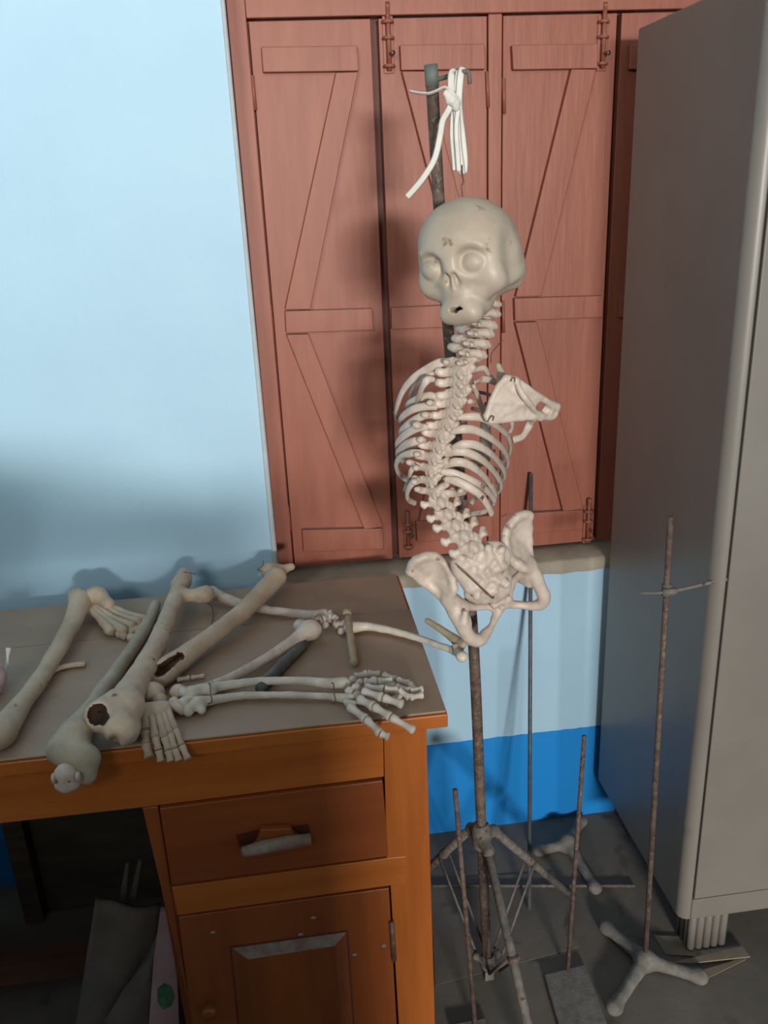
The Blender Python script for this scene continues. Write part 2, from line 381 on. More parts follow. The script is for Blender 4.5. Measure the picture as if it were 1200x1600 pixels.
batten([(650,816),(770,806),(771,838),(652,848)], L2)
batten([(800,70),(935,68),(934,107),(802,109)], L3)
batten([(893,108),(932,108),(846,463),(806,464)], L3, 'diagonal_brace')
batten([(804,466),(943,462),(942,496),(805,502)], L3)
batten([(805,504),(840,503),(912,796),(880,799)], L3, 'diagonal_brace')
batten([(815,803),(911,797),(911,828),(816,835)], L3)
batten([(985,70),(1120,66),(1120,106),(984,108)], L4)
batten([(968,465),(1100,458),(1100,490),(968,497)], L4)
# closing edge of the right hand leaf of each pair stands a little proud
def hinge(px, py0, py1, parent):
    a = at(px[0], py0, SH-0.004); b = at(px[1], py1, SH-0.004)
    obj('hinge', sweep([a,b], 0.0035, 8, smooth=False), 'red', parent)
hinge((394,399), 118, 172, L1); hinge((422,427), 477, 528, L1); hinge((449,454), 790, 830, L1)
hinge((761,763), 112, 168, L2); hinge((787,788), 122, 178, L3); hinge((786,787), 470, 520, L3)
def bolt(parent, top, bot, knob, m='red'):
    a = at(*top, SH-0.010); b = at(*bot, SH-0.010); x = (a[0]+b[0])/2
    z0, z1 = min(a[2], b[2]), max(a[2], b[2])
    o = bevel(obj('tower_bolt', merge(box(x-0.010, x+0.010, SH-0.003, SH-0.0002, z0, z1)), 'red', parent, smooth=False), 0.001)
    k = at(*knob, SH-0.012)
    obj('bolt_rod', sweep([(x,SH-0.009,z0+0.004),(x,SH-0.009,z1+0.02)],0.0046,8,smooth=False), 'red_worn', o)
    obj('bolt_knob', sweep([(x,SH-0.009,k[2]),(x+0.004,SH-0.020,k[2]),(x+0.006,SH-0.024,k[2])],[0.003,0.0035,0.0048],8), 'brass', o)
    obj('keeper', merge(*[sweep([(x-0.009,SH-0.004,z),(x-0.005,SH-0.013,z),(x+0.005,SH-0.013,z),(x+0.009,SH-0.004,z)],0.0035,6) for z in (z0+0.012,(z0+z1)/2+0.01,z1-0.012)]), 'red', o)
    return o
bolt(L2, (604,22), (611,114), (612,84)); bolt(L3, (944,22), (943,110), (944,84))
bolt(L2, (637,812), (639,862), (640,835)); bolt(L3, (918,792), (921,850), (924,828))

# ================================================================== DESK
DT = 0.76; DX = 0.211; DYF = -0.600; DYB = -0.077; DL = -1.25
desk = thing('desk', (-0.4, -0.33, 0), 'orange varnished wooden desk with dusty brown top, drawer and cupboard, covered in loose bones', 'desk')
seam = -0.245
bevel(obj('desktop_board', box(DL, DX, DYF, seam-0.0016, DT-0.004, DT), 'desktop', desk, smooth=False, label='dusty brown front board of the desktop'), 0.0015)
bevel(obj('desktop_board', box(DL, DX-0.003, seam+0.0016, DYB, DT-0.004, DT-0.001), 'desktop', desk, smooth=False, label='dusty brown back board of the desktop'), 0.001)
bevel(obj('desktop_edge', box(DL, DX+0.002, DYF-0.004, DYB-0.001, DT-0.028, DT-0.0045), 'orange_x', desk, smooth=False), 0.002)
FY = -0.588
def fp(px, py, Y=FY): p = at(px, py, Y); p[1] = Y; return p
def panel(name, pts, depth, m, parent=desk, Y=FY, bw=0.0015, **k):
    return bevel(obj(name, prism([fp(x, y, Y) for x, y in pts], (0, depth, 0)), m, parent, smooth=False, **k), bw)
zt = DT-0.0285
# front frame
ap0 = fp(0,1287); ap1 = fp(222,1262); ap2 = fp(600,1214)
obj_ap = prism([(DL,FY,zt),(fp(599,1140)[0],FY,zt),tuple(ap2),tuple(ap1),tuple(ap0),(DL,FY,ap0[2])], (0,0.022,0))
bevel(obj('apron', obj_ap, 'orange_x', desk, smooth=False), 0.0015)
xr0 = fp(599,1140)[0]; xr1 = 0.1815
bevel(obj('corner_post', prism([(xr0+0.0004,FY,zt),(xr1,FY,zt),(xr1,FY,0),(fp(623,1600)[0]+0.002,FY,0),(fp(623,1600)[0],FY,fp(623,1600)[2]),tuple(fp(610,1384)),tuple(fp(604,1340)),tuple(fp(601,1216))],(0,0.04,0)),'orange_z',desk,smooth=False),0.0015)
q = fp(302,1600)
bevel(obj('inner_stile', prism([tuple(fp(222,1263)),tuple(fp(247,1261)),tuple(fp(270,1386)),tuple(fp(277,1432)),tuple(fp(300,1600)),(q[0]+0.002,FY,0.0),(q[0]-0.022,FY,0.0),tuple(fp(281,1600)*[1,1,1])],(0,0.03,0)) if False else
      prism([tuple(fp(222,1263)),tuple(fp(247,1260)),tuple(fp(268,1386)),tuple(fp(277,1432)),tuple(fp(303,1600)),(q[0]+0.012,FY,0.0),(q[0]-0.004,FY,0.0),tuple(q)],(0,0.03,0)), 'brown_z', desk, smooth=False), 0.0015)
panel('middle_rail', [(268,1387),(608,1341),(635,1338),(636,1381),(610,1384),(277,1431)], 0.022, 'orange_x', Y=FY-0.0006)
# carcass
bx = fp(270,1400)[0]
obj('side_panel', box(0.158, 0.1805, FY+0.041, DYB-0.01, 0.0, zt), 'orange_z', desk, smooth=False)
obj('kneehole_panel', prism([(-0.270,FY+0.031,zt),(-0.262,FY+0.031,0),(-0.262,DYB-0.02,0),(-0.270,DYB-0.02,zt)],(0.014,0,0)), 'brown_z', desk, smooth=False)
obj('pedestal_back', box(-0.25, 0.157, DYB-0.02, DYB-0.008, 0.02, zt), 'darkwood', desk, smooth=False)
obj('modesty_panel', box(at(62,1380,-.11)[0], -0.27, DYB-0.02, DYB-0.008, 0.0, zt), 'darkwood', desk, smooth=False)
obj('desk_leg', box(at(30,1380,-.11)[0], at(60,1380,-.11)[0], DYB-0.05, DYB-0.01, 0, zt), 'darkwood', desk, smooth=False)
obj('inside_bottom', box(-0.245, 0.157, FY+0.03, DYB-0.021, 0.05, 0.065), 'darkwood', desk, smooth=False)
obj('foot_rail', box(DL, -0.266, -0.36, -0.32, 0.075, 0.125), 'dull_rail', desk, smooth=False)
obj('far_pedestal', box(DL, DL+0.35, FY+0.03, DYB-0.01, 0, zt), 'orange_z', desk, smooth=False)
# drawer, slightly open and askew
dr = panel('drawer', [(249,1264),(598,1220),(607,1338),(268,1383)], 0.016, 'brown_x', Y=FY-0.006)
obj('drawer_box', box(-0.21, 0.09, FY+0.012, -0.2, 0.54, 0.62), 'darkwood', dr, smooth=False)
for pts in ([(369,1305),(406,1297),(403,1306),(396,1318),(374,1323)],[(456,1292),(482,1288),(485,1304),(470,1307),(460,1299)]):
    obj('slot_shade', prism([fp(x,y,FY-0.0072) for x,y in pts],(0,0.0015,0)), 'brown_shade', dr, smooth=False)  # flat dark pieces, the recess shade is in their colour
def hp(x,y,o): return fp(x,y,FY-0.007-o)
pl = [hp(407,1289,0.006), hp(454,1287,0.006), hp(463,1302,0.014), hp(489,1306,0.022), hp(488,1320,0.022), hp(378,1342,0.022), hp(376,1326,0.022), hp(396,1320,0.014)]
plv = merge(prism([hp(407,1289,0.001), hp(454,1287,0.001), hp(461,1300,0.001), hp(399,1313,0.001)], (0,-0.012,0)), sweep([hp(378,1334,0.014),hp(410,1328,0.016),hp(450,1320,0.016),hp(487,1313,0.014)],[(0.009,0.0095),(0.013,0.0115),(0.013,0.0115),(0.009,0.0095)],12),
      prism([hp(399,1311,0.001),hp(461,1298,0.001),hp(482,1312,0.002),hp(384,1332,0.002)],(0,-0.018,0)))
pu = obj('drawer_pull', plv, 'brown_x', dr, smooth=False); bevel(pu, 0.002)
obj('dust_layer', sweep([hp(380,1331,0.019),hp(410,1324,0.022),hp(450,1316,0.022),hp(485,1310,0.018)],[(0.0075,0.0085),(0.011,0.0105),(0.011,0.010),(0.007,0.0085)],12), 'dust', pu)
# cupboard door
q2 = fp(620,1600)
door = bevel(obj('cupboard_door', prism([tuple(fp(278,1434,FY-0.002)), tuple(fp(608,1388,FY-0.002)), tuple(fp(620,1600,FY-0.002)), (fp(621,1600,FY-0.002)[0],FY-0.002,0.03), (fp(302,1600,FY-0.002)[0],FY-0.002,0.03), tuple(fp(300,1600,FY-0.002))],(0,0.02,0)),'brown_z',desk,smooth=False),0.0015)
YD = FY-0.0025
def dq(x,y,o=0): return fp(x,y,YD-o)
zb = 0.06
# flat sheet carrying the groove's shade in its colour, and raised, bevelled field
gv = [dq(362,1481),dq(540,1456),dq(552,1600),dq(378,1600)]
for g in gv[2:]: pass
c0 = dq(362,1481); c1 = dq(541,1456); c2 = np.array([dq(551,1600)[0],YD,zb]); c3 = np.array([dq(372,1600)[0],YD,zb])
obj('groove_shade', prism([c0+[-.003,0,.003],c1+[.003,0,.003],c2+[.003,0,0],c3+[-.003,0,0]],(0,-0.0006,0)), 'red_shade', door, smooth=False)
i0 = dq(388,1499,0.008); i1 = dq(523,1478,0.008); i2 = np.array([c2[0]-.02,YD-.008,zb+.03]); i3 = np.array([c3[0]+.022,YD-.008,zb+.03])
cs = [c0+[0,-.0008,0],c1+[0,-.0008,0],c2+[0,-.0008,0],c3+[0,-.0008,0]]
me = mesh_from('raised_panel', np.array(cs+[i0,i1,i2,i3]), [(4,5,6,7),(0,1,5,4),(1,2,6,5),(2,3,7,6),(3,0,4,7)], ['brown_z','dust'], False)
me.polygons[1].material_index = 1
link('raised_panel', me, door, (0,0,0))
obj('hinge', sweep([dq(612,1441,0.004),dq(616,1500,0.004)],0.0045,10,smooth=False), 'wire', door, label='rusty hinge')
kb = dq(328,1570,0.004)
obj('door_knob', sweep([kb,kb+[0,-.008,0],kb+[0,-.013,0],kb+[0,-.021,0],kb+[0,-.026,0]],[.006,.006,.0135,.013,.003],14,n=3), 'brown_x', door)
dots = [(490,1434),(470,1460),(415,1478),(554,1492),(600,1478),(333,1457)]
for x,y in dots: obj('paint_spot', sweep([dq(x,y,-0.0005),dq(x,y,0.0008)],[(0.0052,0.0040),(0.003,0.002)],8,smooth=False), 'cream_paint', door)

# ================================================================== LOCKER
XK, YK0, YK1, ZK0, ZK1 = 0.696, -0.035, -0.483, 0.133, 1.775
XKR = 1.58
lock = thing('steel_cupboard', (1.1, -0.26, 0), 'tall grey enamelled steel cupboard standing against the wall at the right', 'cupboard')
R_ = 0.020
arc = [(XK+R_-R_*math.cos(t), YK1+R_-R_*math.sin(t)) for t in np.linspace(0, PI/2, 9)]
poly = [(XK,YK0)]+arc+[(0.7195,YK1),(0.7195,YK1+0.012),(XKR,YK1+0.012),(XKR,YK0)]
bevel(obj('body', prism([(x,y,ZK0) for x,y in poly],(0,0,ZK1-ZK0)), 'locker', lock, smooth=False), 0.003)
bevel(obj('bottom_rail', box(0.7197,XKR,YK1,YK1+0.0115,ZK0,0.182),'locker',lock,smooth=False),0.002)
bevel(obj('top_rail', box(0.7197,XKR,YK1,YK1+0.0115,ZK1-0.04,ZK1),'locker',lock,smooth=False),0.002)
dk = bevel(obj('locker_door', box(0.7225,1.138,YK1-0.001,YK1+0.0095,0.185,ZK1-0.043),'locker',lock,smooth=False),0.002)
bevel(obj('locker_door', box(1.142,XKR-0.02,YK1-0.001,YK1+0.0095,0.185,ZK1-0.043),'locker',lock,smooth=False),0.002)
def leg(cx, cy):
    ps = [box(cx-0.035,cx+0.035,cy-0.02,cy+0.03,0.0,ZK0)]
    for k in range(5): x = cx-0.034+k*0.017; ps.append(sweep([(x,cy-0.022,0.0),(x,cy-0.022,ZK0)],0.0085,10,smooth=False))
    for k in range(3): y = cy-0.012+k*0.017; ps.append(sweep([(cx-0.035,y,0.0),(cx-0.035,y,ZK0)],0.0085,10,smooth=False))
    obj('foot', merge(*ps), 'locker', lock)
leg(0.785,-0.415); leg(1.5,-0.415); leg(0.80,-0.08); leg(1.5,-0.08)

# ================================================================== IRON STANDS
base = np.array([0.319,-0.430,0.03])
def pole_pt(px, py): return at(px, py, -0.432)
st = thing('iron_stand', (base[0],base[1],0), 'rusty iron tripod stand with a tall pole that carries the hanging skeleton', 'stand')
PP = [pole_pt(762,1515), pole_pt(752,1290), pole_pt(740,1010), pole_pt(718,740), pole_pt(700,510), pole_pt(686,320), pole_pt(675,130)]
obj('pole', sweep(PP, [0.0095,0.0098,0.0098,0.009,0.0088,0.0088,0.0088], 14), 'rust', st)
obj('painted_tip', sweep([pole_pt(675.5,135), pole_pt(673,101)], 0.0096, 14, smooth=False), 'green_paint', st, label='green-grey painted pole tip')
obj('hook_arm', sweep([pole_pt(680,125), at(705,118,-0.455), at(728,112,-0.475), at(733,118,-0.478), at(734,131,-0.478)], 0.0032, 8), 'rustgrey', st)
hub = pole_pt(752,1303)
feet = [np.array([0.556,-0.268,0.008]), np.array([0.352,-0.735,0.008]), np.array([0.205,-0.165,0.008])]
arms = []
parts = [cap(hub+[0,0,-0.02], hub+[0,0,0.012], 0.0175)]
for f in feet:
    d = f-hub; d[2] = 0; d /= np.linalg.norm(d)
    parts.append(cap(hub, hub+d*0.034+[0,0,-0.012], 0.011, 0.012))
hs = sub(un(parts,0.01), cap(hub+[0,0,-.1],hub+[0,0,.1],0.0103),0.002)
bone('hub', lump(hs,0.0006,200), 0.0018, 'rustgrey', st)
low = pole_pt(763,1500)
col = un([cap(low+[0,0,-0.012],low+[0,0,0.006],0.015)]+[cap(low, low+np.array([math.cos(t),math.sin(t),0])*0.026, 0.008) for t in (0.5,2.6,-1.6)],0.006)
bone('collar', sub(col, cap(low+[0,0,-.1],low+[0,0,.1],0.0100),0.002), 0.0018, 'rustgrey', st)
obj('end_block', merge(box(low[0]-0.009,low[0]+0.009,low[1]-0.011,low[1]+0.007,0.001,0.024)), 'cast', st, smooth=False)
for i, f in enumerate(feet):
    d = f-hub; dh = d.copy(); dh[2] = 0; dh /= np.linalg.norm(dh)
    a = hub+dh*0.036+[0,0,-0.014]
    lg = obj('leg', sweep([a, f+[0,0,0.002]], [0.0085,0.0085], 12, smooth=False), 'rustgrey', st)
    m_ = a+(f-a)*0.42; sd = np.cross(dh,[0,0,1.0])
    obj('clip', sweep([m_-(f-a)/np.linalg.norm(f-a)*0.006, m_+(f-a)/np.linalg.norm(f-a)*0.006],0.0105,12,smooth=False),'rust',lg)
    for s in (-1,1):
        obj('brace', sweep([low+dh*0.03+sd*0.011*s, m_+sd*0.0115*s], (0.0022,0.004), 8, smooth=False), 'rustgrey', st)

# leaning steel rod against the sill
ra = on(827,1421,0.004); rb = at(829,880,-0.0085); rt = ra+(rb-ra)*1.262
obj('steel_rod', sweep([ra,rt],0.0046,12,smooth=False), 'bluerod', label='long blue-grey steel rod leaning upright against the window sill beside the tripod', category='rod')

def retort_foot(c, feet3, r=0.011, hz=0.030):
    ps = [cap(c+[0,0,0.012], c+[0,0,hz], 0.018, 0.011)]
    for f in feet3:
        m2 = (c+f)/2+[0,0,0.014]
        ps += [chain([c+[0,0,0.022], m2, f+[0,0,0.010]], [r*1.25, r*0.95, r*0.95]), ell(f+[0,0,0.010],(r*1.2,r*1.2,0.010))]
    s = un(ps,0.012)
    g = s.f
    def cl(P): return np.maximum(g(P), -(P[:,2]-0.0005))
    return lump(S(cl, s.lo, s.hi),0.0006,120)
c = on(1008,1500,0.02); c[2] = 0
rs = thing('retort_stand', (c[0],c[1],0), 'tall rusty retort stand with a cross rod, standing before the grey cupboard', 'stand', )
fts = [on(948,1450,0.008),on(1093,1527,0.008),on(960,1575,0.008)]
for f in fts: f[2] = 0
bone('cast_base', retort_foot(c,fts,0.013), 0.0022, 'cast', rs)
rtop = at(1048,808,-0.45); rbot = c+[0,0,0.02]
obj('upright_rod', sweep([rbot,rtop],0.0052,12,smooth=False), 'rust', rs)
bs = rbot+(rtop-rbot)*((at(1042,920,-0.45)[2]-rbot[2])/(rtop[2]-rbot[2]))
obj('cross_rod', sweep([at(1000,927,-0.46),bs+[0,-0.010,0],at(1120,908,-0.475),at(1150,902,-0.475),at(1167,900,-0.475)],[0.002,0.0032,0.0032,0.0045,0.0042],8,n=4), 'rustgrey', rs)
obj('boss', merge(sweep([bs+[0,0,-0.011],bs+[0,0,0.009]],0.0085,10,smooth=False), sweep([bs+[-0.012,-0.010,0],bs+[0.012,-0.010,0]],0.0065,8,smooth=False)), 'rustgrey', rs)

c = on(887,1318,0.02); c[2] = 0
b2 = thing('retort_stand', (c[0],c[1],0), 'empty three-footed cast iron base on the floor against the wall behind the thin rods', 'stand')
fts = [on(842,1330,0.008),on(930,1388,0.008),on(908,1284,0.008)]
for f in fts: f[2] = 0
bone('cast_base', retort_foot(c,fts,0.012), 0.0022, 'cast', b2)
obj('lying_rod', sweep([on(676,1384,0.004),on(992,1384,0.004)],0.0035,8,smooth=False), 'rustgrey', label='thin grey rod lying flat on the floor behind the tripod', category='rod').name = 'steel_rod'

def plate_stand(c4, rodb, rodt, label, m='rust', r=0.0042):
    P = [on(x,y,0.010) for x,y in c4]
    for p in P: p[2] = 0.010
    rb_ = on(*rodb,0.012); t = thing('retort_stand', (rb_[0],rb_[1],0), label, 'stand')
    bevel(obj('base_plate', prism([(p[0],p[1],0.0005) for p in P],(0,0,0.010)), 'cast', t, smooth=False), 0.003)
    obj('upright_rod', sweep([rb_+[0,0,-0.002], rodt],r,12,smooth=False), m, t)
    return t
plate_stand([(850,1522),(915,1506),(957,1622),(884,1640)], (887,1514), at(913,1150,-0.455), 'low stand, thin dark rod on a rectangular plate, between tripod and cross rod stand', 'rust')
plate_stand([(702,1600),(758,1590),(795,1690),(728,1700)], (743,1606), at(711,1234,-0.56), 'short rusty rod stand right beside the orange desk, nearest the viewer', 'rust', 0.0043)

# scraps on the floor
def sheet(name, P, t, m, **k): return obj(name, prism(P,(0,0,t)), m, smooth=False, **k)
def fl(pts, z=0.004): return [tuple(on(x,y,z)) for x,y in pts]
sheet('paper_scrap', fl([(1022,1462),(1062,1464),(1100,1480),(1084,1494),(1040,1492)],0.002), 0.0015, 'paper', label='flat tan paper scrap lying behind the three-footed base', category='paper')
sheet('paper_scrap', fl([(1046,1506),(1160,1480),(1172,1496),(1080,1506)],0.008), 0.003, 'paper', label='long pointed tan scrap on the floor under the steel cupboard, upper of two', category='paper')
sheet('paper_scrap', fl([(1085,1520),(1168,1496),(1165,1500),(1104,1530)],0.003), 0.002, 'paper', label='narrow pointed tan scrap in front of the other scraps, beside the base foot', category='paper')
sheet('floor_board', fl([(672,1375),(870,1362),(905,1480),(680,1540)],0.001), 0.0008, 'floor', label='dusty flat board lying on the floor beneath the skeleton tripod', category='board')

#PART2
# ================================================================== HANGING SKELETON
sk = thing('hanging_skeleton', (0.29,-0.50,0.82), 'model skeleton without limbs, seen from behind, hanging on the iron stand', 'skeleton')
def R3(x, y, z):
    return Matrix(((x[0],y[0],z[0]),(x[1],y[1],z[1]),(x[2],y[2],z[2])))
def frame(c, x, y, z, s=(1,1,1)):
    Mx = Matrix.Identity(4)
    for i in range(3): Mx[i][0]=x[i]*s[0]; Mx[i][1]=y[i]*s[1]; Mx[i][2]=z[i]*s[2]; Mx[i][3]=c[i]
    return Mx
# --- skull (local: -y face, z up)
def pair(f): return [f(-1), f(1)]
cr = un([ell((0,-.006,.001),(.0735,.081,.073)), ell((0,-.030,.006),(.066,.052,.060)), ell((0,.010,-.033),(.071,.072,.049)), ell((0,.022,-.048),(.062,.054,.038)), ell((0,-.035,-.035),(.060,.040,.035))],.025)
face = un([cr, chain([(0,-.048,-.070),(0,-.050,-.094)],[.032,.024]), chain([(.014,-.058,-.092),(.018,-.034,-.092),(.018,-.014,-.088)],[.020,.0185,.016]), chain([(-.010,-.058,-.090),(-.016,-.030,-.092),(-.022,-.004,-.088)],[.020,.0185,.016]), cap((-.020,-.062,-.100),(.020,-.062,-.100),.0155),
  *pair(lambda s: ell((.052*s,-.036,-.018),(.020,.022,.030))), *pair(lambda s: ell((.050*s,-.046,-.048),(.0225,.022,.027))), *pair(lambda s: ell((.030*s,-.044,-.066),(.020,.020,.017))), *pair(lambda s: ell((.027*s,-.071,-.002),(.024,.012,.009)))],.011)
face = un([face, *pair(lambda s: chain([(.058*s,-.030,-.058),(.068*s,-.004,-.056),(.066*s,.022,-.048)],[.008,.007,.008])), *pair(lambda s: ell((.056*s,.020,-.062),(.013,.014,.013)))],.014)
for s_ in (-1,1): face = sub(face, ell((.086*s_,-.032,-.016),(.0150,.022,.032)),.018)
for s_ in (-1,1): face = sub(face, ell((.0355*s_,-.083,-.021+.002*s_),(.0220,.0165,.0205)),.012)
for s_ in (-1,1): face = un([face, ell((.0335*s_-.0035,-.0640,-.0245+.002*s_),(.0192,.0163,.0178))],.0045)
face = un([face, cap((0,-.074,-.014),(0,-.083,-.030),.009,.006)],.012)
for s_ in (-1,1): face = sub(face, un([ell((.0058*s_,-.088,-.044),(.0048,.014,.0110)), ell((.0080*s_,-.086,-.051),(.0060,.012,.0070))],.004),.003)
face = un([face, cap((0,-.078,-.034),(0,-.079,-.060),.0022)],.003)
face = sub(face, ell((0,-.040,-.090),(.014,.020,.012)),.002)
mh = un([cap((-.008,-.10,-.0915),(-.008,-.05,-.0915),.0028), cap((-.001,-.10,-.0925),(-.001,-.05,-.0925),.0048), cap((.006,-.10,-.0895),(.006,-.05,-.0895),.0035), cap((.011,-.10,-.0905),(.011,-.05,-.0905),.0016)],.004)
face = sub(face, mh, .0012)
face = lump(face, .0007, 55)
VF = sdf_mesh(face, .0021)
th = math.radians(-38); ro = math.radians(-6); pi_ = math.radians(1)
Sk = Matrix.Rotation(th,4,'Z') @ Matrix.Rotation(pi_,4,'X') @ Matrix.Rotation(ro,4,'Y') @ Matrix.Diagonal((.865,.865,.825,1))
cs_ = at(737,384,-0.535); Sk.translation = Vector(cs_)
skull = place('skull', mesh_from('skull', *VF, 'skull'), Sk, sk, label='cream plaster skull with closed domed eyes and no lower jaw')
# dark solid in the mouth crack, its colour stands for the shade inside
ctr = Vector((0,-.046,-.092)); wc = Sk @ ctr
bone('mouth_shade', ell(np.array(wc),(.014,.012,.009)), .0025, 'hollow', skull)
# --- vertebra templates (local: x side, y front, z up)
def vert_T():
    ps = [ell((0,.022,0),(.0145,.012,.0085))]
    for s in (-1,1):
        ps += [cap((.010*s,.016,.003),(.011*s,.003,.002),.0055), chain([(0,-.007,-.003),(.012*s,-.005,.0005),(.0245*s,-.007,.0050)],[.0068,.0062,.0046]), ell((.0245*s,-.007,.005),(.0052,.0048,.0055)), cap((.007*s,-.006,-.003),(.006*s,-.010,-.010),.0050,.0035)]
    ps += [chain([(0,-.006,0),(0,-.013,-.006),(.001,-.017,-.014)],[.0058,.0046,.0036])]
    return lump(un(ps,.004),.0007,300)
def vert_C():
    ps = [ell((0,.018,0),(.0125,.0095,.0065))]
    for s in (-1,1):
        ps += [chain([(.0225*s,.006,.002),(.014*s,-.003,.001),(0,-.010,-.003)],[.0042,.0058,.0050]), ell((.0180*s,.003,.001),(.0068,.006,.0058)), cap((0,-.010,-.002),(.0045*s,-.019,-.006),.0042,.0030)]
    return lump(un(ps,.003),.0007,300)
def vert_L():
    ps = [ell((0,.028,0),(.020,.015,.0115)), ell((0,-.006,-.001),(.0175,.008,.0105))]
    for s in (-1,1):
        ps += [cap((.010*s,.016,.004),(.010*s,.0,.0035),.0065), chain([(.008*s,.001,.002),(.019*s,-.002,.003),(.027*s,-.002,.006)],[.0060,.0046,.0052]), ell((.0285*s,-.002,.0055),(.0045,.0045,.0080)), ell((.0115*s,-.009,.0085),(.0058,.005,.0070)), ell((.009*s,-.008,-.0100),(.0055,.0050,.0060))]
    ps += [ell((.001,-.013,-.004),(.0070,.0075,.0105))]
    return lump(un(ps,.005),.0006,260)
TM = {k: mesh_from('vertebra', *sdf_mesh(f(), .00135), 'bone') for k, f in (('C',vert_C),('T',vert_T),('L',vert_L))}
spine = ([(757,474,'C'),(753,489,'C'),(747,504,'C'),(741,519,'C'),(735,535,'C'),(729,550,'C'),(723,564,'C')] +
 [(717,577,'T'),(716,592,'T'),(714,608,'T'),(711,625,'T'),(705,642,'T'),(698,659,'T'),(691,676,'T'),(685,693,'T'),(679,711,'T'),(675,729,'T'),(674,747,'T'),(679,765,'T')] +
 [(686,783,'L'),(696,801,'L'),(708,818,'L'),(721,835,'L'),(735,852,'L')])
nS = len(spine); SP = []
for i,(x,y,k) in enumerate(spine):
    Yd = -0.525 - 0.012*math.sin(PI*i/7.0) if i < 7 else (-0.528 + 0.0 if i < 19 else -0.535)
    SP.append(at(x,y,Yd))
VT = []
for i,(x,y,k) in enumerate(spine):
    z = SP[max(i-1,0)]-SP[min(i+1,nS-1)]; z /= np.linalg.norm(z)
    roll = math.radians([-8,-12,-12,-14,-14,-12,4, 22,26,28,28,25,20,15,12,11,10,9,14, 26,28,31,33,34][i] + (5.0*math.sin(i*2.3)))
    yaw = math.radians([-10]*7 + [-14]*12 + [4]*5)[0] if False else math.radians(-10 if i < 7 else (-16 if i < 19 else 2))
    xs = CR*math.cos(roll)+CU*math.sin(roll)
    fwd = np.cross(CU, CR)*1.0  # towards +Y
    fwd = fwd/np.linalg.norm(fwd)
    yv = fwd*math.cos(yaw)+CR*math.sin(-yaw)
    xv = xs - (xs@yv)*yv; xv /= np.linalg.norm(xv)
    zv = np.cross(xv, yv)
    s = [0.90,1.0,1.05,1.08,1.1,1.12,1.15, 1.08,1.06,1.04,1.02,1.0,1.0,0.98,0.98,0.98,0.96,0.92,0.88, 0.84,0.88,0.94,1.0,1.04][i]
    sc = (s,s,s*(1.0 if k!='T' else 1.05))
    Mx = frame(SP[i], xv, yv, zv, sc); VT.append((xv,yv,zv,s))
    place('vertebra', TM[k], Mx, sk)
